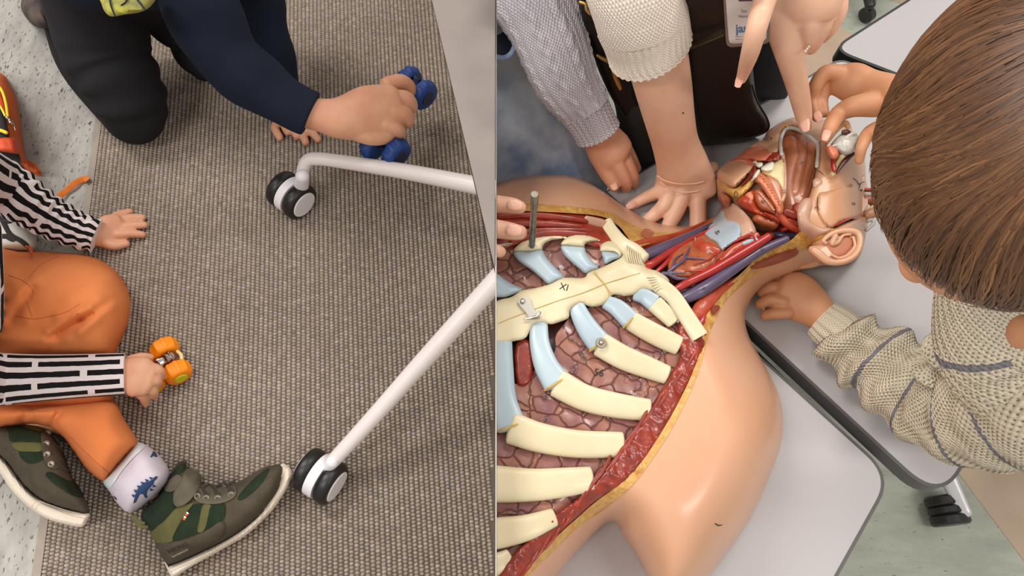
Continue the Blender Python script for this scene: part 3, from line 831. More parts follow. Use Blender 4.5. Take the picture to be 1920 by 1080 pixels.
obj('trouser_leg', relief(L2, f2, base=ZL + .006, step=5), M['orange_cloth'], pb)
for ln, fld in (([(16, 516), (45, 528), (62, 545), (60, 560)], folds), ([(28, 592), (60, 598), (90, 594), (125, 585), (150, 570)], folds), ([(50, 565), (60, 594)], folds), ([(55, 520), (75, 498), (110, 480)], folds),
                ([(104, 782), (112, 800), (135, 822), (150, 838), (180, 866), (205, 888)], f2)):
    obj('seam', sweep([(x, y, 1.6, .0001) for x, y in ln], zf=fld, seg=8, asp=.5, n=40), M['seam'], pb)
# sock
S_ = [(194, 903), (204, 886), (226, 862), (246, 838), (262, 830), (283, 840), (302, 858), (318, 884), (312, 908), (290, 932), (262, 952), (240, 960), (222, 946), (208, 926)]
SF = Field(S_, ZL + .02, .075, 45)
sk = obj('sock', relief(S_, SF, base=ZL + .012, step=4, noise=(.0008, .09)), M['sock'], pb, label='white sock with navy dinosaurs')
obj('sock_cuff', relief([(193, 903), (204, 884), (226, 860), (246, 836), (258, 829), (272, 836), (250, 858), (228, 884), (212, 908), (203, 916)], SF, off=.003, step=3, thick=.006, loc=(.002, 4)), M['sock_rib'], sk)
sz = lambda pts: [(x * 1.0, y * 1.0) for x, y in pts]
dino = [(250, 944), (253, 930), (258, 917), (264, 910), (272, 904), (280, 902), (286, 899), (291, 893), (296, 893), (295, 897), (290, 902), (288, 907), (282, 914), (277, 920), (275, 927), (277, 933), (272, 934), (269, 927), (263, 926), (259, 934), (255, 942)]
obj('dinosaur', relief(dino, SF, off=.0016, step=2.2, thick=.002, smooth=False), M['sock_blue'], sk)
for i, (x, y) in enumerate([(251, 928), (255, 919), (261, 911), (268, 904), (276, 899), (284, 895), (289, 911), (284, 918)]):
    obj('spike', relief([(x - 1, y + 5), (x - 5, y - 1), (x + 4, y + 1)] if i < 6 else [(x - 2, y - 3), (x + 5, y + 1), (x - 3, y + 3)], SF, off=.0015, step=2, thick=.0018, smooth=False), M['sock_blue'], sk)
obj('dinosaur', relief([(282, 856), (288, 845), (292, 848), (296, 856), (292, 857), (288, 854), (284, 858)], SF, off=.0015, step=2, thick=.002, smooth=False), M['sock_blue'], sk)
obj('dinosaur', relief([(211, 930), (217, 932), (220, 938), (216, 936)], SF, off=.0015, step=2, thick=.002, smooth=False), M['sock_blue'], sk)

# ---------------------------------------------------------------- shoes
def shoe(label, upper, sole, F_, panels, groove=None, group=None):
    ctr = np.mean(np.array(upper), 0)
    t = thing('sneaker', P(ctr[0], ctr[1], ZL), label, 'shoe', group)
    obj('upper', relief(upper, F_, base=ZL + .003, step=5, noise=(.0005, .06)), M['suede'], t, label='grey-brown suede')
    so = obj('sole', relief(sole, lambda x, y: ZL + .03 + 0 * x, base=ZL + .001, step=4, loc=(.018, 8)), M['sole'], t, label='cream rubber sole')
    for nm, pts, m_, off, lab in panels:
        obj(nm, relief(pts, F_, off=off, step=3.5, thick=.003, loc=(.001, 4)), M[m_], t, label=lab)
    return t, so
z4 = lambda pts: [(x / 3.375, 760 + y / 3.375) for x, y in pts]
upR = z4([(890, 690), (1010, 560), (1075, 440), (1130, 360), (1180, 350), (1190, 400), (1265, 430), (1280, 490), (1350, 520), (1430, 520), (1500, 490), (1600, 430), (1700, 385), (1790, 372), (1800, 400), (1780, 520), (1690, 660), (1600, 745), (1450, 850), (1240, 950), (1080, 1015), (1040, 990), (985, 880), (930, 760)])
soR = z4([(1040, 985), (1080, 1008), (1240, 942), (1450, 835), (1600, 720), (1680, 630), (1745, 500), (1775, 375), (1825, 385), (1848, 430), (1830, 500), (1770, 600), (1700, 690), (1560, 820), (1400, 915), (1220, 1015), (1110, 1085), (1085, 1088), (1060, 1040)])
FR = Field(upR, ZL + .02, .062, 42)
panR = [
    ('ankle_panel', z4([(893, 690), (1010, 565), (1060, 470), (1110, 400), (1160, 360), (1175, 400), (1130, 450), (1090, 560), (1110, 640), (1040, 720), (960, 800)]), 'green_fab', .0012, 'dark green ankle panel'),
    ('heel_strap', z4([(955, 805), (1040, 730), (1120, 645), (1200, 620), (1228, 615), (1150, 720), (1095, 830), (1085, 862), (990, 870)]), 'khaki', .0016, 'khaki heel strap'),
    ('quarter_panel', z4([(1095, 858), (1110, 800), (1160, 725), (1225, 630), (1320, 628), (1418, 618), (1412, 725), (1290, 790), (1180, 840)]), 'green_fab', .0012, 'dark green side panel'),
    ('side_stripe', z4([(1285, 630), (1335, 630), (1325, 660), (1295, 785), (1250, 800), (1262, 720)]), 'khaki', .0024, 'khaki stripe'),
    ('toe_patch', z4([(1505, 580), (1560, 510), (1620, 450), (1700, 395), (1690, 440), (1640, 510), (1560, 580), (1515, 600)]), 'green_fab', .0012, 'dark green toe panel'),
    ('ankle_strap', z4([(1180, 405), (1225, 395), (1272, 440), (1275, 480), (1235, 560), (1180, 620), (1120, 640), (1095, 610), (1105, 540), (1150, 460)]), 'suede_light', .0075, 'suede hook-and-loop strap'),
    ('strap_end', z4([(1060, 480), (1115, 440), (1145, 450), (1150, 480), (1100, 540), (1055, 545), (1040, 520)]), 'suede_light', .004, None),
    ('eyelet_panel', z4([(1235, 560), (1290, 500), (1370, 520), (1480, 510), (1490, 570), (1430, 610), (1340, 625), (1250, 610)]), 'suede_light', .0028, None),
    ('heel_counter', z4([(995, 880), (1090, 868), (1190, 845), (1300, 795), (1405, 735), (1405, 830), (1240, 935), (1085, 1003), (1050, 990)]), 'suede', .0022, None)]
sr, so = shoe('dark green and brown child sneaker seen from its side, toe toward the lower castor', upR, soR, FR, panR, group='pair of sneakers')
for i, (x, y) in enumerate([(1247, 575), (1303, 586), (1376, 586), (1461, 564)]):
    q = z4([(x, y)])[0]; zz = float(FR(*q)[0]) + .0042
    c = P(q[0], q[1], zz)
    ey = obj('eyelet', lathe([(.0028, 0), (.0036, .0004), (.0040, .0012), (.0034, .0018), (.0024, .0012), (.0022, .0002)], c - np.array([0, 0, .0008]), unit(CAM - c) * .5 + np.array([0, 0, .5]), 20), M['eyelet'], sr, 60)
    a = z4([(x, y), (x - 15, y - 55), (x + 25, y - 85)])
    obj('lace', sweep([(p[0], p[1], 6, .004) for p in a], zf=FR, seg=10, asp=.4), M['lace'], sr)
    a = z4([(x + 15, y - 20), (x - 45, y - 80)])
    obj('lace', sweep([(p[0], p[1], 6, .0055) for p in a], zf=FR, seg=10, asp=.4), M['lace'], sr)
for ln in ([(1075, 1035), (1240, 965), (1450, 865), (1600, 745), (1700, 640)], [(1085, 1050), (1245, 978), (1330, 940)], [(1670, 660), (1690, 640), (1760, 540), (1800, 440), (1803, 380)], [(1640, 690), (1665, 650), (1740, 530), (1788, 420), (1790, 378)]):
    obj('sole_groove', sweep([(p[0], p[1], ZL + .0478, 1.8) for p in z4(ln)], seg=6, n=40), M['stitch'], so)
for ln in ([(1418, 620), (1410, 730), (1405, 830)],):
    obj('stitching', sweep([(p[0], p[1], 1.2, .003) for p in z4(ln)], zf=FR, seg=6, n=30), M['lace'], sr)
obj('pull_loop', sweep([(p[0], p[1], ZL + .055, 5) for p in z4([(935, 770), (880, 765), (845, 720), (850, 705), (880, 740), (915, 745)])], seg=8, asp=.35, n=30), M['khaki'], sr, label='yellow-green pull loop')
q = z4([(1125, 905)])[0]
writing('VIKING', q[0], q[1], 13, math.radians(-22), FR, .0050, M['ink'], sr)
q = z4([(1140, 937)])[0]
writing('WATERPROOF', q[0], q[1], 5, math.radians(-26), FR, .0050, M['stitch'], sr)
for k, (x, y, m_) in enumerate([(1186, 682, 'sole'), (1178, 694, 'bag_red'), (1170, 708, 'sole'), (1164, 720, 'bag_red')]):
    q = z4([(x, y)])[0]
    obj('side_tag', relief([(q[0] - 3, q[1] - 1), (q[0], q[1] - 3), (q[0] + 3, q[1] + 1), (q[0], q[1] + 3)], FR, off=.003, step=2, thick=.001, smooth=False), M[m_], sr)
upL = z4([(-80, 110), (40, 120), (160, 120), (260, 135), (330, 190), (400, 290), (430, 380), (470, 480), (520, 560), (560, 640), (562, 690), (480, 680), (300, 625), (200, 560), (120, 480), (60, 390), (0, 330), (-80, 260)])
soL = z4([(-80, 230), (-10, 300), (60, 380), (120, 465), (200, 555), (300, 615), (420, 655), (560, 680), (556, 720), (520, 770), (420, 755), (300, 720), (200, 660), (120, 590), (60, 520), (0, 430), (-80, 330)])
FL = Field(upL, ZL + .02, .062, 42)
panL = [
    ('ankle_panel', z4([(45, 125), (150, 130), (265, 165), (262, 235), (80, 232), (55, 180)]), 'green_fab', .0012, 'dark green side panel'),
    ('side_stripe', z4([(80, 236), (262, 238), (255, 290), (120, 288)]), 'khaki', .0018, 'khaki stripe'),
    ('quarter_panel', z4([(120, 292), (255, 292), (268, 345), (175, 368)]), 'green_fab', .0012, 'dark green side panel'),
    ('heel_strap', z4([(75, 115), (180, 118), (268, 135), (262, 165), (150, 135)]), 'khaki', .0022, 'khaki collar'),
    ('toe_patch', z4([(290, 430), (330, 425), (420, 470), (480, 490), (530, 580), (470, 570), (360, 510), (300, 455)]), 'green_fab', .0012, 'dark green toe panel'),
    ('eyelet_panel', z4([(265, 150), (300, 150), (345, 210), (360, 300), (400, 380), (340, 400), (285, 360), (262, 260)]), 'suede', .0028, None)]
sl_, so = shoe('dark green and brown child sneaker half under the orange trouser leg', upL, soL, FL, panL, group='pair of sneakers')
for i, (x, y) in enumerate([(303, 174), (293, 241), (297, 308), (323, 370)]):
    q = z4([(x, y)])[0]; c = P(q[0], q[1], float(FL(*q)[0]) + .0042)
    obj('eyelet', lathe([(.0028, 0), (.0036, .0004), (.0040, .0012), (.0034, .0018), (.0024, .0012), (.0022, .0002)], c - np.array([0, 0, .0008]), unit(CAM - c) * .5 + np.array([0, 0, .5]), 20), M['eyelet'], sl_, 60)
    a = z4([(x + 8, y), (x + 50, y + 10), (x + 100, y + 50)])
    obj('lace', sweep([(p[0], p[1], 7, .003) for p in a], zf=FL, seg=10, asp=.4), M['lace'], sl_)
for ln in ([(200, 640), (240, 605), (300, 625), (420, 665), (545, 695)], [(225, 655), (255, 625), (310, 645), (430, 690), (530, 715)]):
    obj('sole_groove', sweep([(p[0], p[1], ZL + .0478, 1.8) for p in z4(ln)], seg=6, n=40), M['stitch'], so)

# ---------------------------------------------------------------- backpack and things behind the seated child
bp = thing('backpack', P(-20, 250, ZL), 'orange, black and yellow backpack lying on the vinyl at the left edge', 'backpack')
z2 = lambda pts: [(x / 3.0, 120 + y / 3.0) for x, y in pts]
G = [(-160, 40), (0, 50), (60, 120), (95, 210), (115, 330), (130, 440), (155, 545), (220, 590), (232, 615), (210, 630), (150, 600), (90, 560), (-160, 560)]
GF = Field(z2(G), ZL + .012, .085, 40)
obj('side_panel', relief(z2(G), GF, base=ZL + .001, step=5, noise=(.001, .05)), M['bag_orange'], bp, label='orange nylon panel')
obj('front_panel', relief(z2([(-160, 150), (0, 240), (25, 290), (42, 350), (38, 420), (-160, 420)]), GF, off=.006, step=5, thick=.006, loc=(.004, 10)), M['bag_black'], bp, label='black panel')
obj('zip_band', relief(z2([(-160, 60), (-10, 130), (20, 200), (44, 290), (20, 300), (-10, 240), (-160, 150)]), GF, off=.004, step=5, thick=.006, loc=(.004, 10)), M['bag_red'], bp)
obj('piping', sweep([(x, y, 5, .012) for x, y in z2([(-30, 100), (10, 150), (32, 220), (42, 292)])], zf=GF, seg=10), M['yellow'], bp, label='yellow piping')
obj('piping', sweep([(x, y, 4, .012) for x, y in z2([(-30, 200), (5, 245), (28, 290)])], zf=GF, seg=10), M['yellow'], bp, label='yellow piping')
obj('piping', sweep([(x, y, 7, .016) for x, y in z2([(-30, 365), (10, 376), (34, 386)])], zf=GF, seg=10), M['yellow'], bp, label='yellow piping')
obj('pocket', relief(z2([(-160, 430), (60, 412), (100, 440), (107, 500), (60, 500), (-160, 460)]), GF, off=.008, step=4, thick=.008, loc=(.004, 8), noise=(.0015, .25)), M['bag_red'], bp, label='red-orange side pocket')
obj('pocket_panel', relief(z2([(-160, 465), (30, 480), (106, 506), (107, 570), (40, 560), (-160, 560)]), GF, off=.007, step=4, thick=.006), M['bag_black'], bp)
obj('zip_slider', sweep([(x, y, 5, .02) for x, y in z2([(36, 298), (52, 312), (60, 330)])], zf=GF, seg=10, asp=.5), M['silver'], bp)
for a, b in (((52, 318), (74, 330)), ((60, 328), (82, 348)), ((66, 336), (86, 372))):
    obj('zip_pull', sweep([(x, y, 2.2, .021) for x, y in z2([a, ((a[0] + b[0]) / 2 + 3, (a[1] + b[1]) / 2 - 3), b])], zf=GF, seg=8), M['silver'], bp)
obj('strap_loop', sweep([(x, y, ZL + .02 + k * .004, 10) for k, (x, y) in enumerate(z2([(120, 545), (165, 560), (205, 590), (215, 620)]))], seg=10, asp=.25), M['bag_orange'], bp)
st = sweep([(x, y, z, 11) for (x, y), z in zip(z2([(330, 745), (370, 715), (410, 680), (450, 655), (485, 645)]), (ZL + .012, ZL + .008, ZL + .010, ZL + .007, ZL + .006))], seg=16, asp=.22, n=60, square=4, cap='flat', disp=lambda U, V_: .0004 * np.sign(np.sin(V_ * 1300)))
sb = obj('webbing_strap', st, M['strap'], None, label='loose orange webbing strap end lying on the grey vinyl', cat='strap')
e = z2([(465, 640), (492, 628), (506, 645), (480, 665)])
obj('strap_end', relief(e, ZL + .010, step=3, thick=.007, smooth=False), M['strap'], sb)
# white printed cloth toy between arm and knee
cl = thing('cloth_pouch', P(25, 440, ZL), 'white and black printed cloth pouch with yellow-green fringe between sleeve and orange knee', 'pouch')
Wp = [(-40, 395), (10, 402), (45, 415), (66, 440), (66, 468), (20, 472), (-40, 472)]
WF = Field(Wp, ZL + .01, .05, 25)
obj('cloth', relief(Wp, WF, base=ZL + .001, step=5), M['white_cloth'], cl)
for ln, wd in (([(0, 402), (8, 420), (20, 440), (40, 452), (50, 460)], 9), ([(-10, 446), (12, 444), (24, 448)], 12), ([(8, 416), (18, 418), (24, 414)], 12), ([(-6, 400), (4, 406)], 9)):
    obj('print', sweep([(x, y, wd, .001) for x, y in ln], zf=WF, seg=10, asp=.15), M['ink'], cl)
for i in range(46):
    x = 42 + rng.uniform(-4, 12); y = 414 + i * 1.15
    obj('fringe', sweep([(x, y, ZL + .045, 1.6), (x + 9, y + 3, ZL + .04, 1.4), (x + rng.uniform(10, 22), y + rng.uniform(4, 14), ZL + .025, .8)], seg=4, n=6), M['fringe'], cl)
tg = obj('hook', sweep([(50, 462, ZL + .055, 5), (56, 466, ZL + .055, 5), (60, 474, ZL + .10, 5)], seg=8), M['bag_red'], cl)
# ================================================================ RIGHT: tables with the anatomical model
SIDE = None
T = TABLE
obj('wall_middle', box(-.0004, .0004, -.6, 2.4, 0, .93), mat('pale_divider', (214, 206, 196), .5), smooth=False, kind='structure', label='thin pale divider board between the carpet and the tables')
SIDE = 'R'
def Q(px, py, z): return P(px, py, z)[:2]
def far(a, b, k): return a + (b - a) * k
fl = obj('floor', slab([(.001, -2), (4.5, -2), (4.5, 6), (.001, 6)], -.02, 0), floor_green(), smooth=False, kind='structure', label='green marbled linoleum floor under the tables')
beige = mat('beige_linoleum', (190, 168, 146), .35, (180, 158, 136), 12)
a = Q(1785, 872, 0); b = Q(1920, 1052, 0)
a2 = far(a, b, -3); b2 = far(a, b, 2); nn = unit(b - a); nn = np.array([-nn[1], nn[0]]) * (1 if Q(1920, 900, 0) @ np.array([-nn[1], nn[0]]) > a @ np.array([-nn[1], nn[0]]) else -1)
obj('floor_band', slab([a2, b2, b2 + nn * 1.2, a2 + nn * 1.2], -.001, .0012), beige, fl, False, label='beige linoleum band')
c1 = [Q(x, y, 0) for x, y in ((1490, 150), (1510, 90), (1545, 40), (1570, 47), (1590, 60), (1602, 66), (1640, 60), (1720, 110), (1700, 400), (1400, 400))]
obj('floor_band', slab(c1, -.001, .0012), beige, fl, False, label='beige linoleum band')
c2 = [Q(x, y, 0) for x, y in ((1668, -2), (1720, 20), (1760, 20), (1760, -60), (1640, -60))]
obj('floor_band', slab(c2, -.001, .0012), beige, fl, False, label='pale beige linoleum corner')
# tables ------------------------------------------------------------------
def table(pts, r, label, legs, name='table', edge='edge'):
    ctr = np.mean(np.array([p[:2] for p in pts]), 0)
    t = thing(name, (ctr[0], ctr[1], 0), label, 'table')
    o = rounded(pts, r, 10)
    o = np.array(o); cc = o.mean(0)
    inner = []
    for i in range(len(o)):
        p, q, s = o[i - 1], o[i], o[(i + 1) % len(o)]
        d = unit(s - p); nrm = np.array([-d[1], d[0]])
        if nrm @ (cc - q) < 0: nrm = -nrm
        inner.append(q + nrm * .0042)
    obj('edge_band', slab(o, T - .026, T - .0006), M[edge], t, 40, label='dark grey plastic edge band')
    obj('tabletop', slab(inner, T - .024, T), M['table_top'], t, 40, label='white-grey laminate top')
    for p in legs:
        obj('leg', lathe([(.02, 0), (.022, .02), (.022, T - .027)], (p[0], p[1], .0), (0, 0, 1), 24), M['silver_paint'], t)
    return t
# the seam between the two front tables, world points
s0 = Q(1432, 672, T); s1 = Q(1702, 937, T)
sd = unit(s1 - s0); sn = np.array([-sd[1], sd[0]])
f0 = Q(1145, 353, T); f1 = Q(1575, 108, T); fd = unit(f1 - f0)
# intersection of seam line and far line
A_ = np.array([sd, -fd]).T; k = np.linalg.solve(A_, f0 - s0); X = s0 + sd * k[0]
A1 = f1; A2 = Q(1766, 948, T); A3 = Q(2110, 322, T)
X2 = X + fd * .012
tA = table([X2, Q(1440 - 3, 672 - 6, T) * 0 + s0 + sd * 0 , A2, A3, A1] if False else [X2, A2, A3, A1], [0, .045, .05, .03], 'white-grey table with dark rim under the model head and the sweatered arm', [far(X2, A3, .5), A3 + (A1 - A3) * .08 + (A2 - A3) * .08])
g = -sn * .010 if (Q(1400, 800, T) - s0) @ sn < 0 else sn * .010
B1 = X + g; Bc = Q(1672, 905, T); B2 = Q(1500, 1230, T)
gl = s0 + g
tB = table([f0 - fd * .6, B1 - fd * .006, Q(1676, 893, T), Q(1500, 1210, T), (.02, -.12), (.0, .2)], [0, 0, .045, .03, 0, 0], 'white-grey table with dark rim under the model torso, front corner rounded', [(.35, .10), (.12, .45)])
tC = table([Q(1556, 92, T), Q(1950, -160, T), Q(2300, 60, T), Q(2000, 262, T)], [.022, .05, .05, .05], 'separate white table behind the brown-haired child', [Q(1900, 20, T)], edge='edge_black')
obj('edge_side', slab(rounded([Q(1556.5, 92.5, T), Q(1950, -159, T), Q(2299, 60, T), Q(2000, 261, T)], [.022, .05, .05, .05], 10), T - .028, T - .006), M['edge_black'], tC, 40)
# dark rail with steel catch in the gap under table A
obj('rail', slab([s0 - sd * .3 + g * .2, s1 - sd * .05 + g * .2, s1 - sd * .05 - g * 1.5, s0 - sd * .3 - g * 1.5], T - .05, T - .027), M['edge_black'], tA, 40, label='black rail along the underside of the table edge')
obj('catch', sweep([(1580, 829, T - .008, 5), (1590, 840, T - .008, 6), (1596, 847, T - .008, 5)], seg=10, asp=.4), M['silver'], tA, label='small steel catch in the table gap')
# foot of table A on its castor
obj('foot_bar', sweep([(1760, 860, .085, 30), (1775, 890, .078, 29), (1800, 945, .066, 27), (1808, 962, .063, 26)], seg=24, asp=.7, square=3), M['silver_paint'], tA, label='silver sloping foot bar')
def castor_black(px, py, ang, rad, th, par):
    c = P(px, py, rad); ax = np.array([math.cos(ang), math.sin(ang), 0]); h = None
    h = obj('castor', disc(c, ax, rad * .97, th * .8, .003, 36), M['black_plastic'], par, 40)
    for s in (-1, 1):
        obj('wheel', lathe([(rad * .5, -th / 2), (rad * .9, -th / 2), (rad, -th * .3), (rad, th * .3), (rad * .9, th / 2), (rad * .5, th / 2)], c + ax * s * th * .95, ax, 36), M['black_plastic'], h, 40)
    return c
castor_black(1776, 957, math.radians(95), .037, .020, tA)
obj('castor_neck', sweep([(1790, 950, .06, 18), (1806, 962, .058, 18)], seg=12), M['black_plastic'], tA)
# office chair in the background
oc = thing('office_chair', P(1600, -20, 0), 'black five-spoke chair base with castor in the far background', 'chair')
hub = np.append(Q(1575, -75, 0), .09)
hp = pix(hub)
for i in range(5):
    tip = P(1632, 10, .07) if i == 0 else None
    v = (P(1632, 10, .07) - hub)[:2]; a_ = i * 2 * math.pi / 5
    e = hub[:2] + np.array([v[0] * math.cos(a_) - v[1] * math.sin(a_), v[0] * math.sin(a_) + v[1] * math.cos(a_)])
    obj('spoke', sweep([tuple(hub) + (.022,), (*((hub[:2] + e) / 2), .085, .017), (*e, .07, .014)], world=True, seg=12, asp=.7), M['black_plastic'], oc)
    cc = np.array([e[0], e[1], .022]); ax = np.array([.8, .6, 0])
    if i == 0: cc = P(1626, 27, .022)
    w_ = obj('castor', disc(cc, ax, .022, .026, .004, 24), M['black_plastic'], oc, 40)
    obj('castor_stem', sweep([tuple(cc + [0, 0, .01]) + (.006,), (cc[0], cc[1], .04, .006), (e[0], e[1], .07, .006)], world=True, seg=8), M['black_plastic'], oc)
obj('gas_column', sweep([tuple(hub) + (.025,), (hub[0], hub[1], .45, .025)], world=True, seg=16), M['black_plastic'], oc)
obj('seat', ell((hub[0], hub[1], .47), (.22, .22, .035)), M['black_plastic'], oc)
# white chair frame glimpsed between the two adults
wc = thing('white_chair', P(1095, 80, 0), 'white chair frame glimpsed between grey sleeve and black coat', 'chair')
for ln in ([(1072, 64, .05, 16), (1090, 50, .08, 14), (1100, 42, .10, 12)], [(1080, 76, .05, 14), (1098, 74, .06, 14), (1120, 72, .06, 12)], [(1104, 106, .04, 12), (1120, 118, .04, 9), (1135, 150, .03, 7)], [(1100, 60, .10, 12), (1130, 20, .25, 12), (1150, -60, .45, 12)]):
    obj('leg', sweep(ln, seg=12, n=14), M['white_plastic'], wc)
obj('seat', sweep([(1120, -60, .45, 60), (1200, -70, .45, 60)], seg=16, asp=.3), M['white_plastic'], wc)
# ================================================================ anatomical torso model
SIDE = 'R'
mdl = thing('anatomical_model', P(1250, 560, T), 'life-size anatomical torso and head model with opened chest, lying on the tables', 'model')
SIL = [(860, 400), (900, 362), (930, 345), (960, 333), (1000, 327), (1040, 326), (1075, 330), (1100, 340), (1130, 358), (1160, 380), (1190, 399), (1220, 414), (1250, 422), (1290, 424), (1320, 416), (1345, 402),
       (1352, 385), (1400, 330), (1480, 300), (1560, 300), (1622, 330), (1622, 440), (1600, 460), (1560, 478), (1528, 498), (1490, 512), (1440, 530), (1412, 556), (1397, 590), (1402, 625), (1420, 660), (1442, 700), (1460, 740), (1468, 790),
       (1464, 835), (1448, 880), (1425, 935), (1395, 990), (1355, 1045), (1310, 1100), (1240, 1130), (1215, 1080), (1190, 1035), (1165, 1000), (1155, 978), (1130, 985), (1080, 1035), (1030, 1095), (960, 1150), (860, 1160)]
TF0 = Field(SIL, T + .018, .135, 122, skip=lambda a, b: (a[0] < 900 and b[0] < 900) or (a[0] > 1350 and a[1] < 460 and b[0] > 1350 and b[1] < 460) or (a[1] > 1100 and b[1] > 1100 and a[0] < 1100))
def TF(x, y):
    x = np.atleast_1d(np.asarray(x, float)); y = np.atleast_1d(np.asarray(y, float))
    return TF0(x, y)
# outer skin, opened along chest and neck
body_o = [(800, 400), (862, 395), (905, 362), (930, 345), (960, 333), (1000, 327), (1040, 326), (1075, 330), (1100, 340), (1130, 358), (1160, 380), (1190, 399), (1220, 414), (1250, 422), (1290, 424), (1320, 416), (1345, 402), (1340, 410),
          (1300, 432), (1250, 436), (1215, 434), (1185, 422), (1150, 402), (1120, 394), (1060, 388), (1000, 382), (960, 378), (930, 378), (800, 380)]
obj('back_shell', relief(SIL, lambda x, y: T + .008 + (TF(x, y) - T - .018) * .72, base=T + .0006, step=11), M['model_skin'], mdl, label='skin-coloured plastic shell')
obj('shoulder', relief([(800, 430), (870, 385), (905, 362), (930, 345), (960, 333), (1000, 327), (1040, 326), (1075, 330), (1100, 340), (1130, 358), (1160, 380), (1190, 399), (1220, 414), (1250, 422), (1290, 424), (1320, 416), (1343, 404), (1330, 416), (1300, 431), (1250, 438), (1215, 436), (1183, 424), (1150, 404), (1120, 396), (1060, 388), (1000, 383), (960, 380), (930, 380), (870, 400)], TF, step=6, thick=.02), M['model_skin'], mdl, label='smooth skin-coloured right shoulder')
LOW = [(1560, 478), (1528, 498), (1490, 512), (1440, 530), (1412, 556), (1397, 590), (1402, 625), (1420, 660), (1442, 700), (1460, 740), (1468, 790), (1464, 835), (1448, 880), (1425, 935), (1395, 990), (1355, 1045), (1310, 1100), (1240, 1130),
       (1215, 1080), (1190, 1035), (1165, 1000), (1155, 978), (1130, 985), (1080, 1035), (1030, 1095), (985, 1140), (960, 1120), (1000, 1070), (1050, 1022), (1085, 988), (1143, 948), (1190, 905), (1222, 862), (1253, 815), (1284, 757), (1308, 702), (1322, 655),
       (1330, 625), (1345, 592), (1362, 563), (1390, 536), (1427, 507), (1470, 484), (1510, 466), (1550, 450), (1590, 440), (1600, 450)]
obj('shoulder', relief(LOW, TF, step=8, thick=.02), M['model_skin'], mdl, label='smooth skin-coloured left shoulder and arm stump')
# armpit crease: the arm stump bulges over the flank
obj('scratch', sweep([(1341, 982, 2.6, .0002), (1347, 985, 3.2, .0002), (1354, 984, 2, .0002)], zf=TF, seg=6, asp=.3), M['ink_green'], mdl)
# bed of the opened neck and chest
obj('chest_bed', relief([(800, 400), (930, 384), (1060, 392), (1130, 400), (1185, 428), (1240, 442), (1300, 436), (1345, 408), (1385, 420), (1420, 440), (1450, 450), (1480, 452), (1470, 480), (1427, 503), (1362, 560), (1325, 640), (1300, 705), (1250, 815), (1190, 900), (1080, 985), (1000, 1065), (960, 1110), (800, 1150)], TF, off=-.016, step=9, thick=.01, noise=(.001, .12)), M['dark_red'], mdl)
# fat rims
obj('fat_layer', relief([(800, 378), (930, 376), (990, 381), (1060, 386), (1120, 393), (1152, 401), (1185, 421), (1215, 432), (1250, 435), (1300, 430), (1330, 414), (1346, 402), (1350, 408), (1330, 424), (1290, 442), (1240, 449), (1198, 462), (1178, 446), (1160, 424), (1128, 406), (1060, 399), (990, 396), (930, 394), (800, 395)], TF, off=.001, step=4, thick=.012, noise=(.0017, .42)), M['fat'], mdl, label='yellow fat layer')
obj('fat_layer', relief([(1560, 438), (1520, 463), (1460, 488), (1427, 508), (1390, 536), (1362, 563), (1345, 592), (1330, 625), (1322, 655), (1308, 702), (1284, 757), (1253, 815), (1222, 862), (1190, 905), (1143, 948), (1085, 988), (1050, 1022), (1000, 1070), (960, 1115), (940, 1100), (979, 1078), (1037, 1013), (1085, 969), (1121, 938), (1166, 905), (1203, 866), (1236, 817), (1267, 764), (1297, 702), (1312, 650), (1316, 600), (1330, 575), (1349, 560), (1365, 535), (1390, 512), (1412, 490), (1440, 468), (1480, 452), (1500, 435), (1530, 420), (1560, 415)], TF, off=.001, step=4, thick=.012, noise=(.0017, .42)), M['fat'], mdl, label='yellow fat layer')
obj('muscle_section', relief([(1409, 503), (1427, 489), (1460, 476), (1488, 467), (1497, 471), (1492, 480), (1460, 494), (1421, 504)], TF, off=.0035, step=3, thick=.004, loc=(.001, 5)), M['muscle'], mdl, label='dark red cut muscle in the neck fat')
obj('muscle_section', relief([(1334, 586), (1336, 575), (1345, 572), (1350, 576), (1344, 586), (1337, 591)], TF, off=.0035, step=3, thick=.004), M['muscle'], mdl)
vs_ = obj('muscle_section', relief([(1203, 437), (1208, 429), (1219, 430), (1226, 437), (1220, 445), (1208, 445)], TF, off=.003, step=2.5, thick=.004, noise=(.0008, .8)), M['gland'], mdl)
# side muscle wall
obj('side_muscle', relief([(1277, 600), (1320, 612), (1325, 640), (1312, 670), (1299, 702), (1268, 764), (1237, 818), (1205, 867), (1168, 907), (1121, 938), (1085, 969), (1037, 1013), (979, 1080), (950, 1110), (920, 1110), (934, 1078), (961, 1040), (1000, 1005), (1045, 962), (1095, 926), (1148, 862), (1194, 800), (1228, 750), (1252, 711), (1275, 667), (1270, 630)], TF, off=-.001, step=4, thick=.012, loc=(.004, 10), noise=(.0018, .22)), M['muscle'], mdl, label='glossy dark red side muscle')
for i in range(14):
    t_ = i / 13; u = .25 + .5 * rng.uniform()
    x0 = 1312 - 300 * t_ + rng.uniform(-2, 6); y0 = 650 + 380 * t_
    obj('muscle_fibre', sweep([(x0 - 4, y0, 5, .002), (x0 - 20, y0 + 30, 7, .003), (x0 - 42, y0 + 58, 5, .002)], zf=TF, seg=8, asp=.5), M['muscle'], mdl)
obj('pectoral_muscle', relief([(800, 392), (930, 392), (1000, 394), (1060, 398), (1125, 406), (1155, 425), (1150, 462), (1110, 462), (1060, 446), (1000, 452), (930, 470), (800, 480)], TF, off=-.004, step=4, thick=.01, loc=(.004, 14), noise=(.0012, .15)), M['muscle'], mdl, label='dark red chest muscle above the ribs')
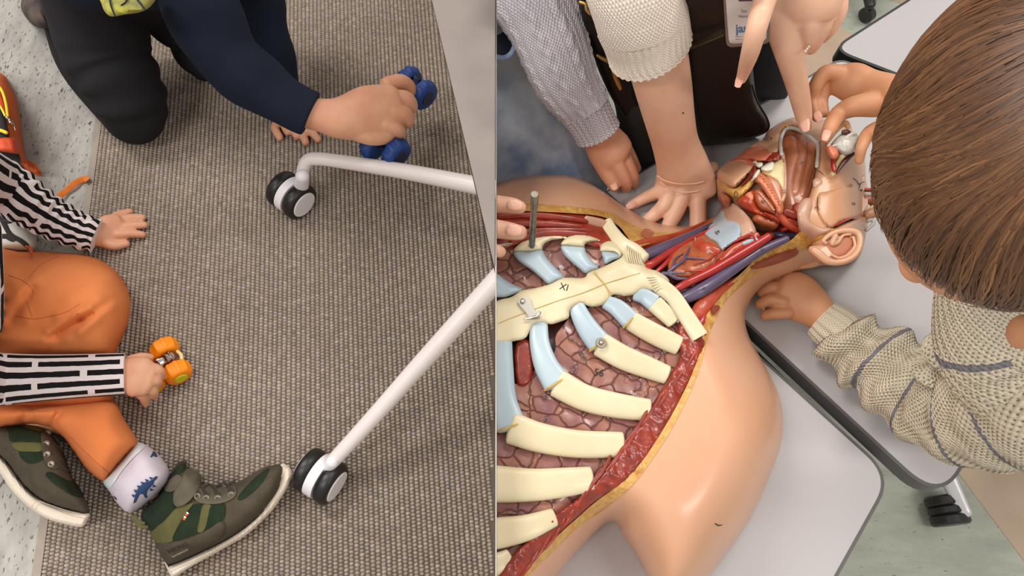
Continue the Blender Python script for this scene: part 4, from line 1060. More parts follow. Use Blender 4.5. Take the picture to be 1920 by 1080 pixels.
for k_, (a, b, c) in enumerate([((935, 408), (1010, 405), (1110, 416)), ((935, 425), (1010, 421), (1090, 426)), ((940, 440), (1010, 434), (1110, 432)), ((960, 452), (1030, 438), (1100, 440))]):
    obj('muscle_fibre', sweep([(*a, 12, .003), (*b, 13, .004), (*c, 9, .003)], zf=TF, seg=10, asp=.5), M['muscle'], mdl)
obj('tendon', sweep([(1098, 412, 16, .004), (1125, 419, 18, .004), (1145, 424, 12, .003)], zf=TF, seg=12, asp=.4), M['membrane'], mdl)
# lungs
LG = lung_mat()
LUNG = [(800, 440), (930, 462), (1000, 455), (1060, 448), (1100, 450), (1140, 455), (1165, 480), (1150, 520), (1100, 560), (1060, 570), (1000, 575), (930, 590), (800, 590)]
obj('lung', relief(LUNG, TF, off=-.007, step=6, thick=.006, noise=(.0008, .12)), LG, mdl, label='purple-brown cracked lung above the sternum')
LUNG2 = [(1172, 548), (1215, 548), (1250, 575), (1270, 605), (1285, 640), (1270, 690), (1240, 745), (1205, 795), (1158, 858), (1105, 920), (1045, 962), (990, 1010), (945, 1060), (900, 1100), (800, 1100), (800, 700), (900, 700), (968, 720), (975, 705), (1010, 690), (1040, 660), (1042, 630), (1060, 605), (1075, 585), (1110, 575), (1140, 560)]
obj('lung', relief(LUNG2, TF, off=-.007, step=6, thick=.006, noise=(.0008, .12)), LG, mdl, label='purple-brown cracked lung below the sternum')
writing('56', 1123, 699, 19, math.radians(8), TF, -.0058, M['ink'], mdl)
# diaphragm glimpse
obj('heart_muscle', relief([(966, 648), (995, 640), (1000, 690), (990, 720), (968, 716)], TF, off=-.0055, step=4, thick=.005, loc=(.003, 10)), M['muscle'], mdl)
# ribs --------------------------------------------------------------------
def rib(rows, m_, off=.0, asp=.42, cap='round', name='rib', label=None, capf=.6, sq=2.6):
    return obj(name, sweep([(x, y, w, o + off) for x, y, w, o in rows], zf=TF, seg=22, asp=asp, n=14 * (len(rows) - 1), cap=cap, capf=capf, square=sq), m_, mdl, label=label)
R_ = [
    ([(1135, 566, 26, .001), (1158, 578, 34, .001), (1182, 601, 38, .001)], [(1184, 602, 38, .001), (1215, 620, 40, .001), (1246, 636, 40, .0), (1272, 648, 37, -.002)], 'second'),
    ([(1080, 572, 30, .001), (1090, 595, 36, .001), (1105, 620, 42, .001), (1124, 644, 46, .001)], [(1126, 646, 47, .001), (1168, 670, 46, .001), (1212, 688, 42, .0), (1250, 703, 36, -.002)], 'third'),
    ([(1010, 608, 34, .001), (1012, 645, 38, .001), (1024, 685, 46, .001), (1044, 718, 54, .001)], [(1046, 719, 54, .001), (1095, 745, 50, .001), (1150, 759, 48, .0), (1216, 769, 42, -.002)], 'fourth'),
    ([(935, 630, 50, .001), (938, 690, 50, .001), (942, 750, 54, .001), (958, 800, 58, .001)], [(960, 803, 60, .001), (1010, 820, 56, .001), (1080, 832, 52, .0), (1166, 834, 48, -.002)], 'fifth'),
]
for cart, bone, nm in R_:
    c0 = rib(cart, M['cartilage'], name='rib_cartilage')
    rib(bone, M['bone'], name='rib', capf=.55)
    (x, y, w, o) = cart[-1]; (x2, y2, _, _) = cart[-2]
    d = unit(np.array([x - x2, y - y2], float)); n_ = np.array([-d[1], d[0]])
    obj('joint_line', sweep([(x + n_[0] * w * s, y + n_[1] * w * s, 4, .0012 + .42 * w / 2 * .00060 * (1 - (2 * s) ** 4)) for s in (-.5, -.25, 0, .25, .5)], zf=TF, seg=8, asp=.7), M['joint'], mdl)
rib([(1190, 552, 24, .001), (1208, 556, 30, .001), (1226, 568, 34, .001)], M['cartilage'], name='rib_cartilage')
rib([(1228, 570, 34, .001), (1247, 588, 32, .001), (1262, 605, 26, .0)], M['bone'])
rib([(860, 900, 70, .001), (930, 907, 68, .001), (1000, 909, 60, .0), (1060, 904, 54, -.001), (1108, 898, 46, -.003)], M['bone'])
rib([(860, 1010, 60, .001), (930, 1000, 57, .001), (985, 990, 48, .0), (1038, 970, 34, -.003)], M['bone'])
rib([(860, 1080, 40, .001), (925, 1060, 42, .0), (955, 1042, 26, -.002)], M['bone'])
# ribs above the sternum
z5 = lambda pts: [(930 + x / 3.6, 320 + y / 3.6) for x, y in pts]
for nm, m_, pts, o_ in (
    ('rib', 'bone', [(120, 545), (140, 510), (180, 480), (260, 450), (350, 438), (430, 438), (482, 452), (430, 462), (370, 472), (330, 492), (312, 520), (308, 536), (220, 547)], .0015),
    ('rib_cartilage', 'cartilage', [(120, 547), (220, 545), (308, 534), (330, 570), (370, 620), (455, 715), (400, 745), (352, 763), (300, 720), (240, 670), (180, 630), (140, 595)], .002),
    ('rib', 'bone', [(440, 502), (455, 470), (490, 445), (540, 430), (600, 432), (660, 450), (705, 472), (660, 478), (620, 484), (598, 502), (592, 518), (510, 510)], .0015),
    ('rib_cartilage', 'cartilage', [(440, 508), (510, 508), (592, 515), (610, 555), (650, 610), (692, 655), (650, 675), (605, 692), (560, 660), (500, 610), (455, 560)], .002),
    ('rib', 'bone', [(705, 545), (705, 510), (730, 485), (770, 475), (810, 490), (840, 520), (850, 560), (840, 582), (815, 562), (780, 550), (740, 547)], .0015),
    ('rib_cartilage', 'cartilage', [(713, 548), (760, 545), (815, 560), (842, 585), (790, 605), (738, 630), (722, 590)], .002),
    ('rib_cartilage', 'cartilage', [(-60, 690), (0, 690), (60, 735), (120, 770), (178, 800), (140, 825), (45, 855), (-60, 830)], .002),
    ('rib', 'bone', [(-60, 500), (0, 500), (60, 490), (135, 485), (152, 490), (90, 502), (40, 517), (0, 545), (-60, 560)], .0015)):
    obj(nm, relief(z5(pts), TF, off=o_, step=3, thick=.012, loc=(.0065, 13)), M[m_], mdl)
# sternum
ST = [(860, 600), (930, 565), (958, 557), (977, 545), (1000, 541), (1030, 533), (1056, 521), (1094, 521), (1103, 511), (1124, 503), (1140, 496), (1163, 484), (1172, 476), (1200, 478), (1212, 502), (1232, 508), (1254, 524), (1250, 545), (1227, 546), (1206, 543), (1190, 552),
      (1172, 555), (1150, 553), (1140, 564), (1126, 573), (1106, 575), (1092, 569), (1078, 573), (1068, 582), (1066, 596), (1048, 604), (1034, 608), (1022, 606), (1006, 606), (995, 616), (985, 634), (962, 640), (930, 645), (860, 640)]
sm = obj('sternum', relief(ST, TF, off=.0035, step=4.5, thick=.012, loc=(.005, 16), noise=(.0005, .08)), M['bone'], mdl, label='ivory breastbone')
obj('suture', sweep([(x, y, 2.6, .0092) for x, y in ((1112, 507), (1122, 520), (1134, 534), (1144, 550))], zf=TF, seg=8, asp=.6), M['joint'], sm)
obj('suture', sweep([(x, y, 1.5, .0092) for x, y in ((935, 606), (980, 588), (1040, 566), (1090, 550), (1140, 530), (1200, 512))], zf=TF, seg=6, asp=.6, n=40), M['joint'], sm)
writing('IX', 1058, 537, 18, math.radians(-165), TF, .0088, M['ink'], mdl)
writing('IX', 1159, 434, 11, math.radians(-168), TF, .0125, M['ink'], mdl)
# collar bones
rib([(1136, 418, 26, .004), (1148, 436, 26, .005), (1166, 458, 30, .005), (1186, 474, 38, .004), (1200, 490, 42, .002)], M['bone'], asp=.5, name='collar_bone', capf=.7)
for i in range(7):
    o_ = i * 4.2
    obj('ligament', sweep([(1176 + o_, 458 + i * 1.2, 2.4, .0132), (1174 + o_, 474 + i, 3, .0142), (1178 + o_, 492 + i * .5, 2, .0100)], zf=TF, seg=6), M['bone'], mdl)
rib([(1222, 524, 28, .005), (1240, 538, 32, .007), (1262, 556, 30, .008), (1285, 590, 31, .008), (1312, 632, 33, .006)], M['bone'], asp=.5, cap='flat', name='collar_bone', sq=3)
for i in range(6):
    obj('ligament', sweep([(1213 + i * 3, 520 + i * 5, 2.2, .009), (1228 + i * 3, 520 + i * 4, 2.6, .011), (1246 + i * 3, 528 + i * 4, 2, .011)], zf=TF, seg=6), M['bone'], mdl)
# catches and pins
lt = obj('latch', relief([(971, 566), (977, 557), (988, 556), (995, 562), (998, 574), (1006, 586), (1012, 590), (1014, 596), (1004, 599), (994, 598), (988, 588), (976, 574)], TF, off=.012, step=3, thick=.003, smooth=False), M['silver'], mdl, label='folded steel latch on the breastbone')
c = P(980, 564, float(TF(980, 564)[0]) + .0135)
obj('screw', ell(c, (.0028, .0028, .0016), 16), M['silver'], lt)
obj('hook', sweep([(984, 599, 4, .012), (996, 596, 5, .014), (1008, 592, 7, .017), (1012, 585, 7, .018)], zf=TF, seg=10, asp=.6), M['silver'], lt)
pin_z = float(TF(997, 466)[0]); pc = P(997, 466, pin_z)
pm = lathe([(.0036, .0), (.0036, .07), (.0036, .098), (.0042, .100), (.0042, .114), (.0036, .117)], pc, (-.02, 0, 1), 20)
obj('pin', pm, M['steel'], mdl, label='upright steel mounting pin')
c = P(1127, 643, float(TF(1127, 643)[0]) + .012)
so_ = obj('washer', disc(c, (0, 0, 1), .0056, .002, .0005, 24), M['steel'], mdl, 40)
obj('screw', ell(c + [0, 0, .001], (.003, .003, .003), 16), M['silver'], so_)
# neck -------------------------------------------------------------------
def nt(name, rows, m_, asp=.9, label=None, cap='round'):
    return obj(name, sweep([(x, y, w, o) for x, y, w, o in rows], zf=TF, seg=18, asp=asp, n=10 * (len(rows) - 1) + 4, cap=cap), M[m_], mdl, label=label)
nt('neck_muscle', [(1165, 470, 20, -.006), (1215, 456, 20, -.004), (1270, 444, 18, -.003), (1330, 416, 10, -.002)], 'muscle_orange', .6, 'orange-red neck muscle')
nt('vein', [(1205, 482, 26, -.004), (1240, 468, 25, -.001), (1285, 447, 18, .001), (1335, 420, 8, .001)], 'vein', .9, 'purple neck vein')
nt('artery', [(1205, 500, 16, -.004), (1222, 495, 16, -.001), (1262, 470, 14, .0), (1300, 450, 12, .0), (1345, 425, 9, .0)], 'artery', .9, 'red neck artery')
nt('artery', [(1212, 492, 12, -.004), (1214, 505, 12, -.001), (1222, 512, 12, -.002)], 'artery')
nt('artery', [(1225, 515, 9, -.004), (1250, 492, 9, -.001), (1276, 462, 8, .001), (1300, 444, 6, .001)], 'artery')
TH = [(1252, 500), (1256, 478), (1266, 462), (1285, 448), (1310, 436), (1332, 436), (1352, 452), (1362, 470), (1350, 490), (1335, 503), (1310, 516), (1290, 523), (1268, 520), (1256, 514)]
obj('thyroid_gland', relief(TH, TF, off=-.003, step=3.5, thick=.01, loc=(.010, 22), noise=(.0009, .3)), M['gland'], mdl, label='orange-brown thyroid gland')
nt('thyroid_muscle', [(1306, 460, 30, .004), (1322, 470, 34, .005), (1345, 476, 24, .003)], 'muscle_orange', .5)
for i in range(5):
    nt('tracheal_ridge', [(1303 + i * 5.5, 446 + i * 1.5, 3, .009), (1307 + i * 5, 458 + i * 2, 3.2, .011), (1318 + i * 4.5, 466 + i * 2, 2.5, .010)], 'membrane', 1)
for ln in ([(1293, 464, 3, .009), (1287, 478, 5, .010), (1283, 486, 6, .010), (1268, 498, 6, .009), (1254, 509, 7, .006)], [(1283, 483, 5, .010), (1298, 484, 4, .010), (1325, 487, 2.5, .008)], [(1262, 500, 5, .009), (1266, 486, 4, .009), (1280, 476, 3, .010)],
           [(1242, 512, 6, .003), (1256, 514, 8, .004), (1270, 522, 7, .003), (1292, 523, 3, .003)], [(1256, 510, 4, .006), (1268, 512, 4, .008), (1285, 512, 2, .008)]):
    nt('thyroid_vein', ln, 'vein', .7)
for ln in ([(1352, 466, 4, .006), (1330, 486, 3, .009), (1300, 496, 2, .010)], [(1350, 490, 5, .004), (1320, 506, 4, .007), (1285, 508, 2, .008)], [(1338, 496, 2.5, .006), (1345, 478, 3, .007), (1352, 466, 3, .007)]):
    nt('thyroid_artery', ln, 'artery', .7)
obj('airway_membrane', relief([(1353, 396), (1366, 380), (1385, 388), (1408, 412), (1418, 436), (1405, 446), (1388, 450), (1350, 420)], TF, off=-.001, step=4, thick=.01, loc=(.006, 14)), M['membrane'], mdl, label='beige membrane above the larynx')
lx = obj('larynx_cartilage', relief([(1352, 395), (1340, 410), (1321, 438), (1330, 446), (1344, 455), (1350, 466), (1355, 470), (1362, 464), (1389, 446), (1390, 430), (1386, 420), (1376, 415), (1364, 413), (1359, 406), (1358, 396)], TF, off=.006, step=3, thick=.008, loc=(.004, 6), smooth=False), M['cartilage'], mdl, label='pale blue larynx cartilage')
writing('48', 1345, 435, 10, math.radians(140), TF, .0108, M['ink'], lx)
nt('larynx_cartilage', [(1394, 457, 7, .005), (1404, 453, 8, .006), (1413, 450, 6, .005)], 'cartilage', .6)
nt('larynx_cartilage', [(1414, 444, 6, .006), (1420, 452, 6, .006)], 'cartilage', .6)
nt('artery', [(1352, 468, 7, .004), (1372, 455, 7, .006), (1396, 444, 6, .007), (1408, 440, 5, .007), (1416, 446, 4, .006)], 'artery')
nt('artery', [(1409, 436, 4, .008), (1416, 450, 4, .006), (1420, 456, 3, .005)], 'artery')
nt('larynx_muscle', [(1356, 490, 22, .0), (1375, 470, 20, .002), (1398, 456, 14, .002), (1420, 440, 12, .0)], 'muscle_orange', .6)
nt('artery', [(1262, 546, 14, -.002), (1290, 530, 16, .003), (1330, 510, 17, .005), (1368, 488, 18, .006), (1405, 466, 19, .005), (1440, 444, 15, .002)], 'artery', .95, 'thick red neck artery')
nt('vein', [(1284, 560, 22, -.003), (1315, 544, 25, .002), (1352, 520, 23, .004), (1396, 489, 20, .003), (1430, 468, 18, .002), (1475, 448, 12, .0)], 'vein', .95, 'thick purple neck vein')
nt('neck_muscle', [(1300, 600, 26, -.006), (1320, 572, 30, -.003), (1345, 548, 20, -.002), (1385, 520, 8, -.003)], 'muscle_orange', .5, 'orange-red lower neck muscle')
nt('neck_muscle', [(1304, 625, 14, -.004), (1316, 600, 14, -.001), (1320, 585, 8, -.002)], 'artery', .7)
writing('1', 1354, 500, 8, math.radians(150), TF, .0115, M['ink'], mdl)
writing('15', 1320, 540, 8, math.radians(150), TF, .0108, M['ink'], mdl)
writing('15', 1317, 569, 8, math.radians(150), TF, .005, M['ink'], mdl)
writing('15', 1283, 493, 8, math.radians(150), TF, .009, M['ink'], mdl)
writing('18', 1430, 467, 8, math.radians(150), TF, .010, M['ink'], mdl)
# head -------------------------------------------------------------------
z3 = lambda pts: [(1300 + x / 3.6, 220 + y / 3.6) for x, y in pts]
HS = z3([(160, 400), (165, 360), (250, 290), (310, 250), (350, 215), (430, 165), (480, 150), (490, 110), (540, 70), (600, 30), (680, 0), (800, 0), (930, 20), (1000, -10), (1060, 40), (1100, 200), (1158, 300), (1160, 650), (1180, 680), (1140, 900), (1080, 970), (980, 1000), (860, 985), (780, 930), (740, 860), (600, 870), (450, 800), (330, 760), (230, 640), (170, 560), (158, 450)])
HF = Field(HS, T + .055, .090, 70)
def HFf(x, y): return HF(x, y)
hd = obj('head', relief(HS, HF, off=-.012, base=T + .002, step=6), M['skull'], mdl, label='tan plastic half-dissected head')
def hp_(name, pts, m_, off, loc=None, label=None, noise=None, step=4, thick=.01, smooth=True, parent=None):
    return obj(name, relief(z3(pts), HFf, off=off, loc=loc, step=step, thick=thick, noise=noise, smooth=smooth), M[m_], parent or mdl, label=label)
hp_('chin', [(160, 410), (175, 350), (250, 290), (320, 275), (390, 300), (420, 325), (400, 360), (330, 430), (270, 478), (200, 445)], 'model_skin', -.002, (.012, 14), 'skin-coloured chin block')
hp_('chin_section', [(158, 412), (200, 440), (268, 480), (320, 460), (395, 385), (430, 345), (450, 370), (410, 440), (360, 500), (300, 545), (220, 510), (165, 470)], 'fat', .002, (.004, 8), 'yellow and bone cut edge of the jaw')
hp_('lip_section', [(320, 462), (370, 400), (410, 325), (425, 330), (418, 370), (370, 425)], 'muscle', .010, (.002, 4), smooth=True)
hp_('lower_lip', [(250, 290), (310, 262), (380, 285), (425, 315), (400, 330), (330, 300)], 'lip', .006, (.008, 8))
hp_('upper_lip', [(300, 270), (340, 225), (420, 190), (500, 205), (545, 240), (520, 290), (460, 300), (390, 290), (350, 280)], 'lip', .002, (.012, 12), 'pink upper lip and cheek')
hp_('nose', [(350, 220), (430, 165), (480, 150), (490, 110), (530, 70), (600, 30), (680, 10), (740, 20), (740, 80), (650, 60), (600, 90), (590, 170), (580, 240), (520, 250), (470, 215), (420, 200)], 'model_skin', .002, (.012, 12), 'skin-coloured nose and brow')
obj('nostril', ell(P(*z3([(528, 145)])[0], float(HF(*z3([(528, 145)])[0])[0]) + .012), (.0014, .0020, .0018), 12), M['ink'], mdl)
hp_('nostril_section', [(485, 275), (500, 240), (545, 245), (588, 230), (585, 275), (540, 292), (495, 298)], 'muscle', .010, (.003, 6))
hp_('nose_cut_edge', [(470, 225), (540, 248), (582, 228), (600, 60), (620, 60), (604, 150), (596, 240), (560, 262), (500, 250)], 'fat', .010, (.002, 4))
CAVP = [(600, 240), (592, 180), (605, 120), (640, 80), (700, 85), (760, 115), (820, 165), (838, 240), (825, 350), (800, 450), (775, 540), (740, 590), (700, 625), (640, 655), (605, 640), (610, 500), (600, 380)]
hp_('nasal_cavity', CAVP, 'cavity', -.009, None, 'brown nasal cavity', (.0012, .08))
for ln, w_ in (([(640, 150), (660, 260), (640, 380), (625, 500), (640, 600)], 26), ([(710, 130), (720, 250), (700, 380), (670, 500)], 24), ([(780, 190), (780, 300), (750, 420), (720, 520)], 20)):
    obj('turbinate', sweep([(x, y, w_, -.0095) for x, y in z3(ln)], zf=HFf, seg=14, asp=.3, n=30), M['cavity'], mdl)
rim = obj('septum_rim', sweep([(x, y, 7, .012) for x, y in z3([(594, 250), (588, 180), (600, 120), (630, 78), (680, 75), (740, 100), (800, 145), (835, 180), (842, 240), (832, 330)])], zf=HFf, seg=10, n=50), M['greywhite'], mdl, label='grey-white septum rim')
obj('septum_rim', sweep([(x, y, 8, .006) for x, y in z3([(600, 250), (612, 330), (618, 420), (612, 520), (600, 560)])], zf=HFf, seg=10, n=40), M['membrane'], mdl)
hp_('palate', [(500, 340), (560, 300), (610, 280), (620, 360), (618, 480), (606, 530), (570, 440), (480, 385), (460, 355)], 'nerve', .006, (.003, 8))
hp_('mouth_cavity', [(490, 380), (540, 400), (590, 430), (605, 520), (600, 600), (560, 540), (520, 450)], 'cavity', .007, (.001, 6))
for tp in ([(455, 345), (500, 310), (540, 300), (545, 340), (530, 362), (480, 365)], [(425, 305), (465, 305), (468, 325), (445, 342), (420, 325)], [(400, 296), (428, 296), (425, 312), (404, 308)], [(392, 420), (425, 360), (448, 350), (450, 375), (430, 405), (400, 430)]):
    hp_('tooth', tp, 'tooth', .011, (.005, 5), step=2.5)
hp_('tongue', [(430, 372), (470, 372), (520, 430), (570, 510), (605, 590), (605, 645), (570, 655), (540, 600), (490, 520), (440, 450), (410, 430)], 'tongue', .004, (.008, 12), 'pink tongue')
for i in range(11):
    q = z3([(462 + i * 12.5 + 4 * (i % 2), 392 + i * 19)])[0]
    obj('papilla', ell(P(q[0] - 1, q[1], float(HF(*q)[0]) + .0125), (.0012, .0016, .001), 10), M['tongue'], mdl)
hp_('salivary_gland', [(410, 500), (450, 485), (500, 540), (550, 600), (552, 655), (520, 650), (450, 620), (415, 560)], 'gland', .004, (.008, 12), 'orange-brown gland with pale ridges')
for i in range(8):
    a_ = z3([(440 + i * 13, 505 + i * 16), (462 + i * 12, 520 + i * 15)])
    obj('gland_ridge', sweep([(a_[0][0], a_[0][1], 2.6, .0125), (a_[1][0], a_[1][1], 3, .013)], zf=HFf, seg=6), M['membrane'], mdl)
hp_('jaw_muscle', [(290, 560), (350, 520), (410, 490), (420, 560), (450, 620), (540, 660), (590, 690), (570, 720), (480, 680), (390, 650), (330, 610)], 'muscle_orange', .002, (.008, 12), 'orange-red jaw muscle', (.001, .3))
hp_('jaw_muscle', [(350, 520), (390, 500), (410, 530), (400, 570), (360, 550)], 'lip', .006, (.004, 8))
hp_('chin_gland', [(165, 540), (185, 505), (235, 530), (255, 560), (240, 610), (205, 630), (180, 580)], 'gland', .002, (.010, 10), None, (.001, .3))
hp_('jaw_gland', [(390, 690), (430, 655), (500, 680), (560, 700), (575, 730), (540, 765), (480, 778), (420, 755), (395, 720)], 'gland', .006, (.010, 14), 'rounded orange-brown gland', (.0012, .25))
hp_('jaw_gland', [(480, 640), (540, 660), (585, 690), (580, 720), (540, 700), (490, 670)], 'muscle', .010, (.003, 6))
for ln, m_, w_ in (([(560, 650), (640, 720), (735, 770)], 'muscle_orange', 16), ([(600, 690), (680, 740), (740, 790)], 'membrane', 8), ([(620, 640), (700, 660), (700, 600)], 'muscle', 16), ([(640, 700), (700, 720), (720, 740)], 'muscle', 12), ([(500, 780), (580, 810), (660, 840), (740, 830)], 'muscle_orange', 22), ([(560, 790), (640, 800), (730, 800)], 'vein', 12), ([(600, 760), (660, 740), (735, 770)], 'artery', 9), ([(650, 845), (700, 840), (735, 825)], 'muscle', 18)):
    obj('neck_strand', sweep([(x, y, w_, .0) for x, y in z3(ln)], zf=HFf, seg=12, n=24, asp=.8), M[m_], mdl)
hp_('throat_wall', [(560, 640), (640, 655), (700, 640), (740, 600), (760, 700), (740, 860), (650, 880), (500, 800), (470, 740)], 'muscle', -.007, None, None, (.001, .2))
SK = [(842, 180), (900, 120), (960, 60), (1060, 80), (1110, 220), (1158, 305), (1158, 650), (1050, 690), (940, 740), (880, 790), (740, 830), (700, 650), (712, 590), (770, 555), (800, 480), (830, 350)]
sk_ = hp_('skull', SK, 'skull', .004, (.007, 14), 'tan skull side with drawn sutures', (.0006, .06))
hp_('temporal_plate', [(835, 560), (850, 510), (900, 500), (1020, 470), (1110, 470), (1157, 440), (1157, 640), (1000, 700), (930, 745), (860, 690), (835, 620)], 'skull', .0115, (.003, 8), None)
hp_('ear_bone', [(700, 650), (730, 560), (790, 545), (805, 600), (790, 690), (860, 740), (930, 745), (900, 790), (745, 825)], 'membrane', .011, (.004, 12))
hp_('socket', [(805, 430), (840, 400), (880, 420), (870, 460), (820, 475)], 'membrane', .010, (.002, 6), None)
for ln in ([(835, 180), (840, 230), (832, 290), (820, 350), (850, 365), (880, 390), (895, 408)], [(820, 612), (860, 580), (920, 560), (950, 520), (990, 515), (1010, 498), (1050, 500), (1090, 510)], [(1080, 410), (1110, 440), (1125, 460), (1115, 480), (1112, 500)], [(1158, 435), (1135, 440), (1120, 460)], [(835, 540), (838, 590), (845, 650)]):
    q = z3(ln)
    rows = []
    for (x0, y0), (x1, y1) in zip(q[:-1], q[1:]):
        for t_ in (0, .33, .66): rows.append((x0 + (x1 - x0) * t_ + rng.uniform(-.8, .8), y0 + (y1 - y0) * t_ + rng.uniform(-.8, .8), 1.4, .0135 if ln[0][0] > 1000 or ln[0][1] > 500 else .0112))
    obj('suture', sweep(rows, zf=HFf, seg=5, n=len(rows) * 3, asp=.6), M['ink_green'], sk_)
for s_, (x, y), a_, z_ in (('IX', (608, 292), 100, .013), ('IV', (1065, 460), 10, .0152), ('VI', (1082, 585), 15, .0152), ('8', (1133, 492), 80, .0152), ('42', (325, 645), -170, .012), ('40', (468, 570), 30, .0125), ('39', (658, 600), 10, -.001), ('36', (730, 310), -70, .0025), ('29', (612, 500), 80, .0105)):
    q = z3([(x, y)])[0]
    writing(s_, q[0], q[1], 8.5, math.radians(a_), HFf, z_ + .0006, M['ink'], mdl)
q = z3([(285, 518)])[0]
obj('mark', sweep([(q[0] + a, q[1] + b, 1.2, .0075) for a, b in ((-3, 0), (0, -5), (4, 0), (0, 6), (-3, 0))], zf=HFf, seg=5), M['ink'], mdl)
obj('temple_vessel', sweep([(x, y, 4, .013) for x, y in z3([(960, 728), (1040, 690), (1110, 665), (1160, 650)])], zf=HFf, seg=8), M['artery'], mdl)
# cheek and ear
hp_('cheek_fat', [(740, 830), (840, 770), (930, 748), (955, 760), (860, 830), (780, 850)], 'fat', .010, (.003, 8))
hp_('neck_skin', [(700, 905), (780, 850), (880, 790), (960, 745), (1060, 700), (1170, 668), (1180, 690), (1140, 900), (1080, 970), (980, 1000), (870, 1000), (780, 1020), (700, 1010)], 'model_skin', .006, (.006, 10), 'skin behind the ear')
EARP = [(778, 900), (790, 870), (850, 860), (905, 800), (960, 770), (1040, 752), (1110, 765), (1140, 800), (1138, 880), (1100, 950), (1030, 990), (960, 998), (890, 980), (810, 935)]
EB = Field(z3(EARP), T + .150, .006, 12)
er = obj('ear', relief(z3(EARP), EB, off=0, step=3, thick=.06), M['model_skin'], mdl, label='large skin-coloured ear')
obj('ear_helix', sweep([(x, y, w_, T + .112) [:2] + (T + .1585, w_) for (x, y), w_ in zip(z3([(895, 850), (880, 830), (930, 790), (1000, 768), (1080, 770), (1122, 800), (1122, 870), (1090, 930), (1030, 968), (960, 980), (900, 965), (850, 925), (815, 900)]), [6, 8, 10, 11, 12, 12, 12, 12, 12, 12, 14, 16, 14])], seg=16, n=90), M['model_skin'], er)
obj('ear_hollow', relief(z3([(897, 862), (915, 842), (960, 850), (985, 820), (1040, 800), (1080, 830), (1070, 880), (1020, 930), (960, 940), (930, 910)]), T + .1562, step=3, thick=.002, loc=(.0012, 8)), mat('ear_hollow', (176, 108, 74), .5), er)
obj('ear_fold', sweep([(x, y, T + .1585, w_) for (x, y), w_ in zip(z3([(960, 800), (940, 850), (975, 845), (1010, 800), (1060, 790)]), [10, 12, 8, 6, 5])], seg=12, n=40), M['model_skin'], er)
obj('ear_fold', sweep([(x, y, T + .1585, w_) for (x, y), w_ in zip(z3([(1080, 810), (1090, 870), (1050, 925), (985, 950), (935, 930)]), [5, 6, 6, 6, 5])], seg=12, n=40), M['model_skin'], er)
# glimpse beyond the cut of the skull
for ln, m_, w_ in (([(1160, 490), (1200, 492), (1250, 510)], 'artery', 8), ([(1160, 520), (1200, 525), (1255, 555)], 'greywhite', 10), ([(1160, 560), (1200, 560), (1230, 585)], 'gland', 18), ([(1255, 560), (1210, 600), (1175, 640)], 'nerve', 6), ([(1175, 660), (1230, 640), (1262, 650)], 'skull', 20), ([(1180, 700), (1200, 690), (1215, 715), (1170, 760)], 'greywhite', 7)):
    obj('base_vessel', sweep([(x, y, T + .09, w_) for x, y in z3(ln)], seg=10, n=20), M[m_], mdl)
# removable eye piece in the child's fingers
ep = thing('eye_model', P(1578, 265, T + .13), 'grey-white eyeball piece with muscles and optic nerve, lifted out of the skull', 'model part')
ze = T + .175
z6 = lambda pts: [(1480 + x / 4.155, 120 + y / 4.155) for x, y in pts]
obj('eyeball', relief(z6([(330, 590), (400, 530), (470, 520), (540, 560), (545, 620), (500, 690), (430, 715), (380, 690), (320, 650)]), ze - .006, step=2.5, thick=.02, loc=(.016, 20), noise=(.0006, .4)), M['greywhite'], ep)
obj('fat_body', relief(z6([(280, 610), (320, 615), (380, 660), (385, 710), (350, 745), (310, 720), (285, 670)]), ze - .002, step=2.5, thick=.015, loc=(.012, 10), noise=(.0008, .4)), M['lip'], ep)
obj('eye_muscle', sweep([(x, y, ze + .008, w_) for (x, y), w_ in zip(z6([(300, 640), (345, 580), (400, 530), (440, 520)]), (4, 6, 7, 5))], seg=8, asp=.5), M['greywhite'], ep)
obj('eye_muscle', sweep([(x, y, ze + .008, w_) for (x, y), w_ in zip(z6([(340, 640), (400, 610), (480, 550), (520, 540)]), (4, 6, 8, 5))], seg=8, asp=.5), M['greywhite'], ep)
obj('eye_muscle', sweep([(x, y, ze + .004, w_) for (x, y), w_ in zip(z6([(360, 520), (400, 475), (440, 465), (460, 500)]), (6, 12, 12, 8))], seg=10, asp=.5), M['skull'], ep)
obj('pupil', ell(P(*z6([(440, 532)])[0], ze + .008), (.006, .0035, .003), 14), M['dark_red'], ep)
obj('eye_muscle', sweep([(x, y, ze - .008, w_) for (x, y), w_ in zip(z6([(500, 700), (450, 740), (400, 800), (370, 850)]), (7, 10, 8, 4))], seg=8), M['dark_red'], ep)
obj('optic_nerve', sweep([(x, y, z_, w_) for (x, y), w_, z_ in zip(z6([(410, 720), (380, 770), (340, 850), (295, 935)]), (10, 8, 9, 8), (ze - .004, ze - .012, ze - .02, ze - .028))], seg=10, n=20), M['nerve'], ep, label='yellow-white optic nerve')
obj('eye_muscle', sweep([(x, y, ze - .010, 8) for x, y in z6([(340, 740), (340, 790), (350, 830)])], seg=8), M['artery'], ep)
